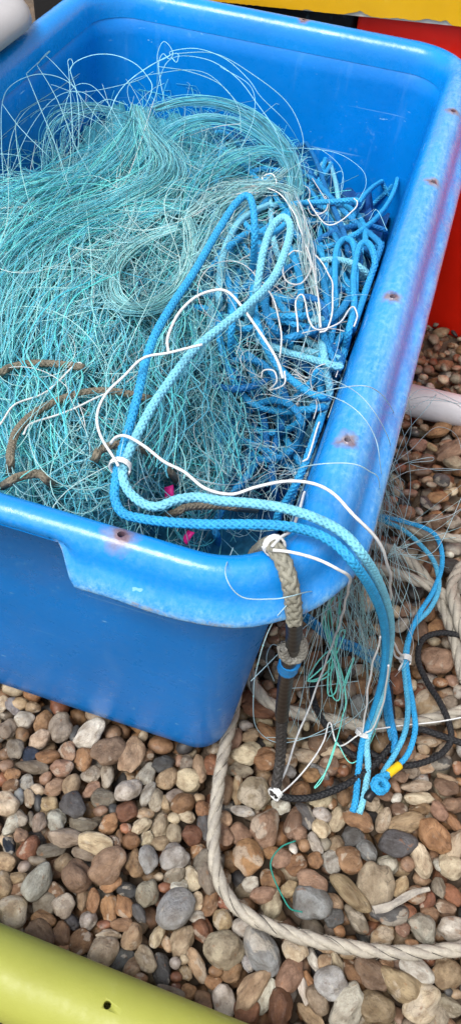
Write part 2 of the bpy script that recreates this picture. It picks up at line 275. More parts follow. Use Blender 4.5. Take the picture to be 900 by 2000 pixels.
# centre x, centre y, half length, half width, tilt (as seen in the photograph), colour
PEB = """5 1373 18 12 90 c;24 1376 20 11 60 l;38 1374 16 12 0 t;65 1379 18 11 20 t;46 1405 19 18 0 w;85 1405 22 16 -60 b;120 1422 27 22 -70 g;147 1433 17 10 -70 d;175 1438 32 22 -30 w;13 1426 18 18 0 g;45 1435 16 12 70 b;78 1441 21 18 0 c;29 1461 20 16 60 g;132 1465 22 15 60 p;63 1472 17 15 0 n;95 1478 23 14 -10 o;210 1470 34 26 -30 p;162 1487 22 17 90 o;257 1483 38 22 -70 t;10 1470 14 12 0 b;10 1492 15 12 -30 p;63 1497 30 12 15 g;120 1500 22 17 0 p;23 1510 16 14 0 o;21 1533 17 13 -20 o;52 1523 14 14 0 w;88 1517 15 12 -30 p;107 1535 20 17 0 p;73 1538 16 12 20 c;143 1528 22 17 -70 t;177 1513 18 15 0 g;212 1513 22 13 -80 g;178 1540 19 12 -30 p;37 1555 17 10 80 l;57 1558 20 10 80 c;76 1565 17 9 80 d;95 1567 18 17 0 t;12 1567 27 22 30 c;140 1570 28 20 50 d;207 1558 24 20 0 g;248 1543 27 20 0 w;222 1577 12 11 0 d;195 1583 15 10 0 p;247 1585 22 20 0 r;212 1607 23 17 -30 o;113 1597 23 19 60 w;78 1603 18 14 -80 g;158 1608 28 13 5 g;35 1592 22 14 30 g;25 1608 22 14 -45 w;126 1637 32 17 10 g;38 1632 14 14 0 p;62 1597 17 8 80 g;247 1615 14 10 0 r;277 1610 20 13 -30 c;283 1587 17 12 15 t;285 1472 16 13 0 b;320 1490 22 16 10 d;350 1483 14 8 80 p;368 1487 15 15 0 g;392 1500 28 14 80 t;412 1490 22 14 80 r;286 1512 24 15 -60 w;323 1516 23 20 -60 t;370 1522 27 18 25 c;287 1550 26 14 -60 w;306 1559 22 14 -75 g;325 1567 18 12 70 t;340 1550 18 15 0 g;363 1567 25 20 -30 o;390 1555 13 10 0 t;397 1578 17 15 -40 o;400 1608 27 14 80 d;368 1593 16 13 0 c;342 1597 13 12 0 c;311 1608 27 17 -60 c;342 1628 19 15 70 c;375 1628 21 22 0 r;390 1658 18 17 0 o;287 1633 17 12 -60 c;313 1643 23 13 -10 t;260 1642 18 17 0 o;342 1672 27 25 0 w;288 1677 25 19 80 l;262 1682 26 18 90 b;223 1647 18 11 55 p;233 1632 15 7 80 b;403 1683 26 22 -70 g;440 1543 27 15 90 p;465 1540 28 11 90 t;468 1500 22 14 15 g;482 1472 28 22 0 c;463 1440 22 15 80 p;490 1435 18 14 0 t;480 1411 15 12 0 w;442 1597 14 16 0 t;473 1582 22 10 10 w;438 1630 20 14 90 p;468 1630 25 20 60 p;18 1652 18 12 60 n;57 1650 27 18 -50 r;102 1658 27 13 -5 g;193 1650 40 18 20 c;163 1663 23 12 10 g;73 1680 19 10 0 g;127 1682 20 15 -50 t;13 1683 20 18 0 t;47 1690 14 12 0 g;80 1717 38 22 -60 w;148 1710 32 26 70 p;208 1698 38 28 -30 p;37 1712 21 12 0 t;10 1727 26 18 80 t;38 1740 20 18 0 b;112 1737 20 14 40 b;213 1728 22 12 -20 o;253 1737 20 14 0 d;90 1763 26 19 0 g;27 1782 32 26 0 c;123 1772 22 20 -40 g;160 1757 22 13 90 t;182 1760 23 12 -80 o;212 1768 28 15 85 o;243 1767 28 18 90 o;142 1797 19 13 60 d;173 1792 18 18 0 w;83 1793 25 15 30 o;75 1822 32 24 60 b;30 1813 20 14 0 t;122 1822 24 18 70 b;160 1835 26 19 -40 o;120 1855 18 12 0 o;200 1860 30 28 0 c;215 1824 23 10 0 c;238 1805 22 12 0 b;257 1825 27 19 -60 t;293 1745 27 22 80 g;272 1782 20 12 60 d;237 1872 25 16 -45 d;257 1887 22 17 -30 t;203 1805 14 10 0 r;165 1868 13 10 0 g;338 1778 42 33 -40 l;322 1732 14 10 0 r;377 1717 27 15 70 c;348 1728 17 14 0 w;342 1708 22 16 0 g;402 1712 28 17 80 g;413 1762 25 15 -70 b;387 1757 14 15 0 c;440 1760 15 13 0 r;435 1792 19 22 0 t;385 1785 19 11 0 w;398 1813 27 20 70 r;355 1833 28 22 -60 c;437 1847 38 37 0 c;475 1807 22 18 0 w;515 1855 47 33 60 l;387 1887 33 14 65 t;455 1897 22 18 -50 b;485 1880 16 12 80 l;493 1928 42 22 -50 t;520 1942 38 15 -75 w;440 1950 30 22 90 w;398 1952 20 22 0 b;418 1915 18 13 0 o;368 1933 15 13 0 o;317 1898 30 17 75 d;285 1870 28 17 60 c;305 1827 22 12 -70 c;327 1842 20 9 60 t;342 1880 12 12 0 w;360 1873 10 10 0 c;363 1897 18 12 80 t;347 1908 13 10 0 r;328 1940 30 14 20 g;270 1913 18 14 0 o;422 1895 15 10 0 b;343 1928 12 10 0 r;483 1673 32 28 80 o;491 1722 18 14 -40 w;527 1712 20 18 0 o;510 1748 25 16 -10 p;533 1765 27 18 -70 c;517 1485 25 21 0 o;518 1428 24 14 50 o;498 1552 33 30 80 c;517 1613 35 29 -70 p;543 1525 22 20 0 p;567 1503 14 14 0 l;603 1473 26 16 0 c;622 1452 25 18 0 p;655 1465 28 15 0 c;563 1480 17 15 0 b;647 1490 22 15 0 p;627 1502 25 10 25 l;607 1513 17 13 0 o;590 1540 20 22 0 o;550 1573 18 17 0 w;670 1502 13 13 0 r;627 1560 25 15 -40 c;572 1605 32 15 -65 p;598 1590 28 14 60 d;632 1590 18 15 0 w;630 1615 23 16 50 c;585 1627 18 14 0 p;613 1643 22 11 60 w;633 1647 12 12 0 g;657 1647 18 16 -50 t;675 1552 19 14 80 b;648 1563 14 12 90 b;660 1593 24 16 -70 c;702 1600 28 20 30 b;692 1630 23 22 0 d;683 1673 28 25 0 b;648 1682 20 20 0 w;720 1665 24 17 50 l;530 1658 18 12 0 o;550 1673 20 18 0 p;582 1683 25 16 -30 o;615 1680 14 15 0 o;573 1658 14 8 80 w;593 1653 15 13 90 b;500 1653 15 10 0 g;815 1534 28 11 0 c;819 1557 28 12 0 c;782 1576 18 16 0 p;822 1580 21 12 0 b;858 1580 20 15 50 p;867 1538 25 17 0 p;886 1569 18 14 0 p;750 1596 30 15 -70 c;796 1608 38 18 -15 t;773 1647 37 23 15 d;848 1634 37 26 70 o;886 1651 32 18 -70 c;888 1605 20 10 60 o;727 1566 17 13 0 c;755 1550 18 12 0 p;761 1684 22 20 0 w;825 1680 33 20 70 c;858 1687 15 13 0 w;795 1688 13 14 0 p;886 1692 24 22 0 c;805 1502 18 17 0 g;825 1488 25 18 0 t;825 1462 13 11 0 t;836 1446 22 9 0 t;865 1487 22 18 0 d;893 1496 15 10 90 b;783 1514 16 13 0 p;773 1531 16 9 50 p;877 1518 24 9 15 t;776 1556 12 9 -30 w;796 1466 22 17 90 p;603 1765 35 31 40 l;607 1722 30 22 20 p;653 1763 22 16 50 t;680 1742 48 18 50 t;702 1797 30 17 45 g;648 1793 20 17 0 d;565 1733 18 15 0 t;577 1855 28 22 25 c;617 1875 24 10 70 w;660 1888 27 12 65 c;687 1893 27 16 60 o;637 1880 17 14 90 t;643 1922 30 28 0 l;605 1917 23 10 60 o;590 1928 26 9 80 w;565 1908 33 22 -60 p;623 1957 27 22 30 c;550 1970 35 23 90 r;677 1967 48 32 -45 w;607 1980 30 14 50 t;723 1900 35 24 40 p;733 1960 33 30 0 t;478 1977 25 22 0 r;635 1847 20 13 0 t;663 1815 14 12 0 o;683 1862 20 9 0 t;731 1729 41 32 80 c;761 1787 38 20 -5 d;829 1811 29 24 60 w;750 1824 26 20 0 t;786 1813 16 14 0 p;880 1816 30 24 0 w;836 1754 22 14 -70 r;844 1784 18 18 0 b;867 1770 20 12 20 p;888 1747 20 20 0 r;784 1728 22 13 -60 t;810 1745 22 18 0 b;858 1735 22 13 80 g;816 1897 35 20 35 w;874 1898 30 29 0 t;784 1928 45 25 40 t;828 1963 40 28 -50 c;751 1882 17 12 0 b;883 1966 25 16 25 g;857 1983 25 22 90 g;894 1940 14 10 0 t;877 1937 8 8 0 d;806 1840 18 8 0 o;802 1778 16 15 0 r;841 709 12 10 0 p;816 707 13 12 0 g;871 728 11 10 0 c;895 724 12 12 0 g;831 727 10 8 0 c;820 692 14 8 0 b;871 704 12 7 80 g;845 806 19 14 30 d;878 800 13 10 0 p;859 796 10 9 0 o;860 835 27 14 -20 o;830 832 10 8 0 t;873 860 17 9 -30 p;843 867 18 7 50 t;880 880 32 16 -20 p;887 905 20 14 0 c;863 932 18 15 0 d;820 864 17 14 0 p;784 853 14 12 0 p;793 809 10 9 0 r;789 824 14 9 0 r;811 840 12 10 0 d;789 887 18 13 0 p;813 887 13 11 0 o;833 891 16 12 0 p;779 911 14 10 0 r;802 910 13 11 0 b;827 916 18 9 0 p;836 933 13 8 0 t;895 836 20 10 90 b;820 813 16 8 60 p;858 967 20 13 0 o;834 980 20 11 60 d;880 1021 19 17 0 g;876 992 12 8 0 g;851 1005 14 12 0 o;812 945 11 7 -60 c;841 946 11 6 0 c;849 1022 22 16 0 p;819 1012 9 8 0 g;797 961 18 9 0 p;795 997 19 15 0 p;775 956 12 11 0 g;753 988 16 14 0 p;766 975 10 8 0 p;820 997 12 8 50 w;790 1060 10 8 0 w;816 1062 15 11 0 r;807 1076 11 10 0 g;834 1107 17 10 90 r;880 1080 11 9 40 w;883 1112 20 17 0 d;770 1049 10 8 0 p;770 1102 11 9 0 p;893 1093 12 9 0 p;814 1151 16 15 0 d;713 1177 24 21 0 c;852 1220 17 16 0 o;819 1233 27 17 70 p;850 1289 30 26 0 p;791 1188 19 11 -70 p;774 1189 15 9 80 c;807 1192 12 9 90 w;847 1253 14 11 0 c;870 1254 13 10 90 g;838 1376 35 25 -30 t;695 1214 16 9 0 p;698 1239 18 14 0 g;645 1376 17 16 0 b;709 1338 18 17 0 o;699 1376 25 16 80 l;676 1345 22 16 90 g;674 1398 12 8 0 c;772 1329 25 17 90 r;782 1370 17 10 0 r;772 1398 20 14 90 t;807 1335 15 11 90 c;884 1329 14 12 0 p;895 1351 14 10 90 w;881 1366 18 14 0 g;835 1441 24 12 0 t;891 1413 14 12 90 c;676 1286 20 12 80 b;788 1217 18 12 -40 w;682 1310 12 10 0 d;863 1332 16 11 0 o;615 1237 16 15 0 t;616 1289 22 20 90 o;619 1257 9 8 0 t;596 1237 18 10 70 p;535 1232 15 7 -40 c;532 1248 13 9 0 b;553 1234 10 9 0 p;551 1218 12 8 0 p;521 1280 19 18 0 d;543 1308 20 13 80 c;524 1338 14 12 90 p;585 1328 19 14 -20 p;535 1355 15 13 0 r;485 1367 22 20 90 r;509 1387 36 13 10 r;611 1349 20 16 0 b;570 1358 15 10 90 o;576 1422 22 14 90 g;585 1378 16 8 0 b"""
PEB = [(float(a), float(b), float(c), float(d), float(e), f) for a, b, c, d, e, f in (x.split() for x in PEB.split(';'))]

def ico(n):
    b = bmesh.new(); bmesh.ops.create_icosphere(b, subdivisions=n, radius=1); b.verts.ensure_lookup_table()
    V = np.array([v.co[:] for v in b.verts]); T = np.array([[v.index for v in f.verts] for f in b.faces]); b.free(); return V, T
def stone_radius(D, seed):
    r_ = np.random.default_rng(seed); r = np.ones(len(D)); kind = seed % 6
    for _ in range(3 if kind else 7):                                  # knocked-off flats
        n = r_.normal(size=3); n /= np.linalg.norm(n); d = r_.uniform(.78, .96) if kind else r_.uniform(.68, .88)
        q = d/np.maximum(D@n, .05); k = 10 if kind else 18
        r = -np.log(np.exp(-k*r)+np.exp(-k*np.minimum(q, 3)))/k
    for fq, am in ((1.3, .11), (2.4, .045), (4.5, .018), (9, .007)):    # lumps
        for _ in range(3):
            v = r_.normal(size=3)*fq; r = r*(1+am*np.sin(D@v+r_.uniform(0, 6.3)))
    if kind == 1:                                                       # a hollow
        n = r_.normal(size=3); n /= np.linalg.norm(n); r = r-.18*np.exp(-((1-D@n)/.12)**2)
    return r/np.percentile(r, 80)
ICO = {n: ico(n) for n in (1, 2, 4)}
NSH = 26
SHAPES = {}
def shape(n, s):
    if (n, s) not in SHAPES: D, T = ICO[n]; SHAPES[n, s] = D*stone_radius(D, s)[:, None]
    return SHAPES[n, s]
stone_me = []
for s in range(NSH):
    me = mesh_np('pebble', shape(4, s)*1.0, ICO[4][1]); me.materials.append(STONE); me.polygons.foreach_set('use_smooth', np.ones(len(me.polygons), bool)); stone_me.append(me)
def jitter(c):
    c = np.array(c)*rng.uniform(.55, 1.12); return np.clip(c*rng.normal(1, .022, 3), .01, .8)
def rot_flat(ang, tx, ty):
    return np.array((Matrix.Rotation(ang, 3, 'Z') @ Matrix.Rotation(tx, 3, 'X') @ Matrix.Rotation(ty, 3, 'Y')))
placed = []        # x, y, radius of every stone of the upper layer
order = sorted(range(len(PEB)), key=lambda i: -PEB[i][2]*PEB[i][3])
mass = {2: [], 1: []}
for rank, i in enumerate(order):
    x, y, a, b, an, cc = PEB[i]; an = math.radians(an)
    p = U(x, y, 0.); dist = (p-CP)@fwd; sc = dist/F
    q = U(x+math.cos(an)*10, y+math.sin(an)*10, 0.)-p; wa = math.atan2(q[1], q[0])
    a, b = a*sc*1.13, b*sc*1.13; h = min(b, .8*a)*rng.uniform(.7, .95)
    z = -.004+rng.uniform(-.004, .005)+(h*.30 if a*b > 4e-4 else -h*.15)-.4*max(0, h-.018)
    z += -.02*smooth01((p[1]-1.2)/.5)
    R = rot_flat(wa, rng.normal(0, .16), rng.normal(0, .16)); col = jitter(CC[cc]); s = int(rng.integers(NSH))
    placed.append((p[0], p[1], (a*b)**.5, a, b, wa))
    if rank < 300:
        o = bpy.data.objects.new('pebble', stone_me[s]); COL.objects.link(o); o.parent = beach
        m = Matrix(R.tolist()).to_4x4(); m.translation = (p[0], p[1], z); o.matrix_world = m @ Matrix.Diagonal((a, b, h, 1))
        o.color = (*col, 1)
    else: mass[2].append((s, R, (a, b, h), (p[0], p[1], z), col))
# loose stones between and below, and the beach around the view
placed = [q[:3] for q in placed]
PA = np.array(placed); n0 = len(PA)
buf = np.zeros((9000, 3)); buf[:n0] = PA; cnt = n0
pal = [CC[k] for k in 'bbbttccgdwrooppb']
def in_tub(x, y, m=.0): return -.86+m < x < -.13-m and y > .52+m and y < 1.60-m
def dart(n, xr, yr, rr, tight, res):
    global cnt
    X = rng.uniform(*xr, n); Y = rng.uniform(*yr, n); Rr = rng.uniform(*rr, n)
    for x, y, r in zip(X, Y, Rr):
        if in_tub(x, y): continue
        d2 = (buf[:cnt, 0]-x)**2+(buf[:cnt, 1]-y)**2
        if np.any(d2 < (tight*(buf[:cnt, 2]+r))**2): continue
        buf[cnt] = (x, y, r); cnt += 1
        a = r*rng.uniform(1., 1.35); b = r*rng.uniform(.75, 1.0); h = b*rng.uniform(.6, .95)
        z = -.017+rng.uniform(-.004, .004)-.02*smooth01((y-1.2)/.5)
        mass[res].append((int(rng.integers(NSH)), rot_flat(rng.uniform(0, 6.28), rng.normal(0, .3), rng.normal(0, .3)), (a, b, h), (x, y, z), jitter(pal[int(rng.integers(len(pal)))])))
dart(4000, (-.5, .75), (.02, 1.85), (.013, .022), .80, 2)
dart(5000, (-.5, .75), (.02, 1.85), (.008, .013), .86, 2)
dart(5000, (-1.3, 1.7), (-.6, 2.6), (.016, .03), .80, 1)
for x in np.arange(-.55, .8, .030):                                     # the layer underneath
    for y in np.arange(-.05, 2.0, .030):
        if in_tub(x, y, .06): continue
        r = rng.uniform(.015, .021)
        mass[1].append((int(rng.integers(NSH)), rot_flat(rng.uniform(0, 6.28), rng.normal(0, .5), rng.normal(0, .5)), (r*1.25, r, r*.8),
                        (x+rng.uniform(-.012, .012), y+rng.uniform(-.012, .012), -.038+rng.uniform(-.005, .004)-.02*smooth01((y-1.2)/.5)), jitter(pal[int(rng.integers(len(pal)))])))
for res, L in mass.items():
    T = ICO[res][1]; nv = len(ICO[res][0]); Vs, Ts, Cs = [], [], []
    for i, (s, R, sc, p, c) in enumerate(L):
        Vs.append((shape(res, s)*np.array(sc))@R.T+np.array(p)); Ts.append(T+i*nv); Cs.append(np.tile(c, (nv, 1)))
    o = link('loose_pebbles' if res == 2 else 'bedded_pebbles', mesh_np('pebbles', np.vstack(Vs), np.vstack(Ts), np.vstack(Cs)), STONE_MASS, beach); o['kind'] = 'stuff'

# ------------------------------------------------------------ the blue tub
def loft(rings, cap0=False, cap1=False, wear=None):
    n = len(rings[0]); V = np.vstack(rings); Q = []
    base = np.arange(n); nx = np.roll(base, -1)
    for i in range(len(rings)-1): Q.append(np.stack([base+i*n, nx+i*n, nx+(i+1)*n, base+(i+1)*n], -1))
    me = bpy.data.meshes.new('loft'); faces = [tuple(q) for q in np.vstack(Q)]
    if cap0: faces.append(tuple(base[::-1]))
    if cap1: faces.append(tuple(base+(len(rings)-1)*n))
    me.from_pydata(V.tolist(), [], faces); me.update()
    if wear is not None:
        a = me.attributes.new('wear', 'FLOAT', 'POINT'); a.data.foreach_set('value', np.asarray(wear, np.float32).ravel())
    return me
tub = bpy.data.objects.new('plastic_tub', None); COL.objects.link(tub)
tag(tub, 'large blue plastic fishing tub heaped with net and rope', 'tub')
RI = .058
inner = [(-.062, .030, .05), (-.054, .042, .06), (-.048, .06, .066), (-.034, .25, .072), (-.018, .42, .074), (-.009, .52, .075), (-.004, .556, .075)]
rings = []
for o, z, r in inner:
    P = ring(o, z, r-o)
    rings.append(P)
outer = [(.022, .560), (.006, .548), (-.006, .40), (-.022, .22), (-.036, .06), (-.041, .03), (-.052, .012)]
brings = [ring(o, z, RI+.03) for o, z in outer]
body = link('body', loft(rings+[ring(.014, .566, RI)]+brings, True, True), BLUE, tub)
prof = [(-.0052, .552), (-.0035, .565), (-.001, .578), (.003, .588), (.010, .5955), (.018, .5992), (.026, .6), (.034, .5988), (.042, .5945), (.049, .587), (.0535, .579), (.0565, .572),
        (.061, .567), (.067, .563), (.074, .558), (.0765, .553), (.0775, .549), (.076, .546), (.072, .547), (.064, .552), (.055, .557), (.046, .562), (.036, .570), (.02, .572)]
wear_sheen_l = [0]*6+[.05, .2, .2, .12, .05, .12, .16, .25, .6, 1, 1, 1, .8, .4, 0, 0, 0, 0]  # lip wear, with faint painted sheen on top of the roll
rr = []
nx0 = U(120, 1062, .56)[0]; nx1 = U(156, 1128, .55)[0]
for i, (o, z) in enumerate(prof):
    P = ring(o, z, RI+.022)
    fr = P[:, 1] < YF+.02
    if i >= 10:
        k = smooth01((P[:, 0]-nx0)/(nx1-nx0))                      # 0 left of the cut-away, 1 right of it
        k = np.where(P[:, 0] < -.62, 1, k)
        droop = .003*smooth01((P[:, 0]-nx0)/.1)*smooth01((-.02-P[:, 0])/.16)*min(1, max(0, (o-.05)/.025))
        tgt_y, tgt_z = YF-(.040+.003*math.sin(i*2.))*FRONT, .590-.0006*i
        kk = np.where(fr, k, 1)
        P[:, 1] = np.where(fr, tgt_y+(P[:, 1]-tgt_y)*kk, P[:, 1]); P[:, 2] = np.where(fr, tgt_z+(P[:, 2]-tgt_z)*kk, P[:, 2])
        P[:, 2] -= np.where(fr, droop, 0)
        P[:, 2] += .0012*np.sin(P[:, 0]*70+P[:, 1]*55)*(o > .06)     # the trimmed lip is not straight
    rr.append(P)
wv_ = np.repeat(np.array(wear_sheen_l)[:, None], len(rr[0]), 1)
rim_sheen = [0, 0, 0, .1, .25, .4, .6, .75, .75, .5, .25, .2, .35, .6, .9, 1, 1, 1]+[0]*20      # sky sheen painted pale along the right rim, plus lip wear
for i, P in enumerate(rr): wv_[i] = np.maximum(wv_[i], rim_sheen[i]*smooth01((P[:, 0]-XR+.01)/.015)*smooth01((P[:, 1]-YF-.02)/.15))
rim = link('rim', loft(rr, wear=wv_), BLEACHED_SHEEN, tub)
cut = bmesh.new()
for h in HOLES: bmesh.ops.create_cone(cut, cap_ends=True, segments=16, radius1=.0036, radius2=.0036, depth=.024, matrix=Matrix.Translation((h[0], h[1], ZR-.008)))
cme = bpy.data.meshes.new('c'); cut.to_mesh(cme); cut.free(); co = bpy.data.objects.new('c', cme); COL.objects.link(co)
for ob in (rim,):
    md = ob.modifiers.new('b', 'BOOLEAN'); md.object = co; md.operation = 'DIFFERENCE'; md.solver = 'FAST'
    dg = bpy.context.evaluated_depsgraph_get(); me2 = bpy.data.meshes.new_from_object(ob.evaluated_get(dg)); ob.modifiers.clear(); ob.data = me2
bpy.data.objects.remove(co)

# ------------------------------------------------------------ neighbours: grey tub, red bin, yellow lid, poles
GREYP = mat_plastic('grey_polyethylene', (.34, .33, .34), .5, wear=(.6, .58, .58), scuff=False)
gt = bpy.data.objects.new('plastic_tub', None); COL.objects.link(gt)
tag(gt, 'pale grey plastic tub whose rounded rim overlaps the blue tub', 'tub')
gx1, gx0, gy0, gy1 = -.775, -1.45, .55, 1.50
def gring(o, z, r): return np.c_[rrect(gx0-o, gx1+o, gy0-o, gy1+o, max(.02, r+o), 20, 12), np.full(4*13+4*19, z)]
gbody = [(-.12, .03), (-.11, .3), (-.085, .6), (-.075, .632)]; gout = [(-.06, .62), (-.095, .58), (-.115, .3), (-.14, .0)]
link('body', loft([gring(o, z, .12) for o, z in gbody+gout], True, True), GREYP, gt)
link('rim', loft([gring(o, z, .12) for o, z in [(-.078, .628), (-.07, .645), (-.05, .654), (-.02, .654), (-.006, .648), (.003, .636), (.005, .622), (.001, .620), (-.008, .632), (-.05, .64)]]), GREYP, gt)

def box_me(c, ux, uy, uz, bev=.004, seg=2):
    b = bmesh.new(); bmesh.ops.create_cube(b, size=1)
    M = Matrix(((ux[0], uy[0], uz[0], c[0]), (ux[1], uy[1], uz[1], c[1]), (ux[2], uy[2], uz[2], c[2]), (0, 0, 0, 1)))
    b.transform(M); bmesh.ops.recalc_face_normals(b, faces=b.faces)
    if bev: bmesh.ops.bevel(b, geom=list(b.edges), offset=bev, segments=seg, profile=.5, affect='EDGES')
    me = bpy.data.meshes.new('box'); b.to_mesh(me); b.free(); return me
RED = mat_plastic('red_gelcoat', (.90, .016, .003), .40, wear=(.6, .1, .06), scuff=False)
YEL = mat_plastic('yellow_gelcoat', (.62, .33, .004), .4, wear=(.7, .45, .1), scuff=False)
CHIP = mat_plastic('bare_fibreglass', (.55, .5, .42), .8, scuff=False)
ra, rb = np.array([.05, 1.78, -.075]), np.array([.17, 1.75, -.075])
rd = (rb-ra)/np.linalg.norm(rb-ra); rn = np.cross(rd, [0, 0, 1]); rn = rn if rn[1] > 0 else -rn   # rn points away from the viewer
zz = np.array([0, 0, 1.0])
tl = (np.array([-.27, 1.82, 0])-ra)@rd
rlen = 1.1; redc = ra+rd*(tl+rlen/2)+rn*.3+zz*.41
redb = link('storage_bin', box_me(redc, rd*rlen, rn*.6, zz*.78, .012, 3), RED)
tag(redb, 'red storage bin standing on the shingle behind the blue tub', 'bin')
DARK = mat_plastic('gap_black', (.012, .012, .013), .5, scuff=False)  # for the box added to keep the gap under the lid dark
dk = link('storage_bin', box_me(ra+rd*(tl-.012-.45)+rn*.32+zz*.34, rd*.9, rn*.6, zz*.66, .012, 3), DARK); tag(dk, 'added black box filling the dark gap between the blue tub and the yellow lid', 'bin')
def on_plane(px, py, A, n):
    d = ((px-450)/F)*rgt-((py-1000)/F)*upv+fwd; return CP+((A-CP)@n)/(d@n)*d
ya = ra-rn*.035
y0, y1 = on_plane(300, -8, ya, rn), on_plane(905, 54, ya, rn)
yd = (y1-y0); ylen = np.linalg.norm(yd); yd /= ylen; yu = np.cross(rn, yd); yu = yu if yu[2] > 0 else -yu
# lid: a shallow slab whose lower front edge is chipped
nseg = 260; us = np.linspace(-.25, ylen+.55, nseg); ch = np.zeros(nseg)
ch += .0012*np.abs(np.sin(us*190))*rng.uniform(0, 1, nseg)
for px_, wd, am in ((700, .020, .012), (840, .022, .010), (870, .008, .008), (600, .01, .003), (780, .03, .004)):
    c_ = (on_plane(px_, 30, ya, rn)-y0)@yd; ch += am*np.exp(-((us-c_)/wd)**2)*rng.uniform(.55, 1, nseg)
lid = bpy.data.objects.new('bin_lid', None); COL.objects.link(lid); tag(lid, 'thick yellow fibreglass lid with a chipped lower edge above the red bin', 'lid')
def strip(secs):
    n = len(secs[0]); V = np.vstack(secs); Q = [(i*n+j, i*n+j+1, (i+1)*n+j+1, (i+1)*n+j) for i in range(len(secs)-1) for j in range(n-1)]
    me = bpy.data.meshes.new('strip'); me.from_pydata(V.tolist(), [], Q); me.update(); return me
E0 = y0[None]+us[:, None]*yd[None]
link('panel', strip([E0+rn*.032+yu*.006, E0+rn*.010+yu*(.002+ch)[:, None], E0+yu*(.001+ch)[:, None], E0+yu*.10, E0+yu*.125+rn*.008, E0+yu*.137+rn*.03, E0+yu*.14+rn*.45]), YEL, lid, smooth=False)
link('chipped_edge', strip([E0+rn*.012+yu*.0005, E0+rn*.0045+yu*.0, E0+rn*.0045+yu*(.004+ch)[:, None]]), CHIP, lid, smooth=False)

def pipe(name, A, B, R, wall, mat, label, cat, holes=()):
    A, B = np.array(A), np.array(B); T = Tubes(); n = 60; P = A+(B-A)*np.linspace(0, 1, n)[:, None]
    T.add(P, R, 48); o = link(name, mesh_np(name, np.vstack(T.V), np.vstack(T.Q)), mat); tag(o, label, cat)
    if holes:
        c = bmesh.new()
        for h in holes: bmesh.ops.create_cone(c, cap_ends=True, segments=18, radius1=h[3], radius2=h[3], depth=R*1.3, matrix=Matrix.Translation(h[:3]))
        cm = bpy.data.meshes.new('c'); c.to_mesh(cm); c.free(); cc_ = bpy.data.objects.new('c', cm); COL.objects.link(cc_)
        # cut by removing: boolean on a solid bar
        md = o.modifiers.new('b', 'BOOLEAN'); md.object = cc_; md.solver = 'FAST'
        dg = bpy.context.evaluated_depsgraph_get(); m2 = bpy.data.meshes.new_from_object(o.evaluated_get(dg)); o.modifiers.clear(); o.data = m2; bpy.data.objects.remove(cc_)
    return o
OLIVE = mat_plastic('yellow_green_plastic', (.31, .32, .06), .42, wear=(.45, .45, .22))
PALE = mat_plastic('pale_grey_plastic', (.55, .53, .55), .3, wear=(.6, .58, .6), scuff=False)
ph = U(210, 1963, .105)
pipe('pole', (-.75, .128, .06), (.75, .095, .055), .048, .004, OLIVE, 'fat yellow-green plastic pole with one drilled hole', 'pole', [(ph[0], ph[1], .105, .0045)])
pipe('pole', (-.05, 1.40, .012), (.95, 1.445, .012), .036, .004, PALE, 'smooth pale grey pole lying in front of the red bin', 'pole')
# ==NET==
# ------------------------------------------------------------ the heap inside the tub
MOUND = np.array([(0, 350, .47), (150, 330, .43), (270, 210, .44), (420, 215, .43), (500, 290, .42), (600, 320, .43), (690, 400, .48), (740, 490, .53), (350, 430, .50), (0, 600, .52),
                  (200, 600, .56), (450, 500, .54), (600, 600, .545), (650, 700, .53), (600, 800, .49), (530, 850, .40), (560, 930, .40), (0, 900, .55), (200, 900, .55), (400, 950, .47), (480, 1030, .36),
                  (770, 400, .38), (720, 320, .33), (640, 290, .36), (800, 480, .42), (-200, 500, .5), (-200, 800, .54), (-300, 300, .45)], float)
def mound(x, y):
    x, y = np.broadcast_arrays(np.asarray(x, float), np.asarray(y, float))
    d = (x[..., None]-MOUND[:, 0])**2+(y[..., None]-MOUND[:, 1])**2+30.**2
    q = 1/d**1.6; return (q*MOUND[:, 2]).sum(-1)/q.sum(-1)
def keep_in(P, m=.012):
    """hold points below the rim inside the walls"""
    P = np.array(P); z = np.clip(P[..., 2], .03, .58); o = -.055*(1-(z-.03)/.55)**1.0
    low = P[..., 2] < .585
    P[..., 0] = np.where(low, np.clip(P[..., 0], XL-o+m, XR+o-m), P[..., 0])
    P[..., 1] = np.where(low, np.clip(P[..., 1], YF-o+m, YB+o-m), P[..., 1])
    return P
def path(pts, dz=0., step=.004, inside=True):
    """pts: (x, y[, z]) picture points; without z they lie on the heap"""
    A = np.array([(p[0], p[1], (p[2] if len(p) > 2 else float(mound(p[0], p[1]))+dz)) for p in pts], float)
    P = U(A[:, 0], A[:, 1], A[:, 2])
    S = spline(P, step)
    return keep_in(S) if inside else S

# the matted mass at the bottom of the heap
gx = np.linspace(XL+.03, XR-.03, 70); gy = np.linspace(YF+.03, YB-.03, 110); G = np.zeros((70, 110, 3))
for i, x in enumerate(gx):
    for j, y in enumerate(gy):
        zc = .5
        for _ in range(4):
            px_, py_ = PX(np.array([x, y, zc])); zc = float(mound(px_, py_))
        G[i, j] = (x, y, max(.04, zc-(.062 if px_ < 520 else .105)+.012*math.sin(x*90+y*40)+.012*math.sin(y*110-x*30)+.008*math.sin(x*210)*math.sin(y*170)))
G = keep_in(G, .015); idx = np.arange(70*110).reshape(70, 110)
Q = np.stack([idx[:-1, :-1], idx[1:, :-1], idx[1:, 1:], idx[:-1, 1:]], -1).reshape(-1, 4)
px_, py_ = np.array([PX(p) for p in G.reshape(-1, 3)]).T
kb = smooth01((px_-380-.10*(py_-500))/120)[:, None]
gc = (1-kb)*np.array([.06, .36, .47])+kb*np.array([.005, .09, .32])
net = bpy.data.objects.new('fishing_net', None); COL.objects.link(net)
tag(net, 'teal monofilament gill net heaped inside the blue tub', 'fishing net')
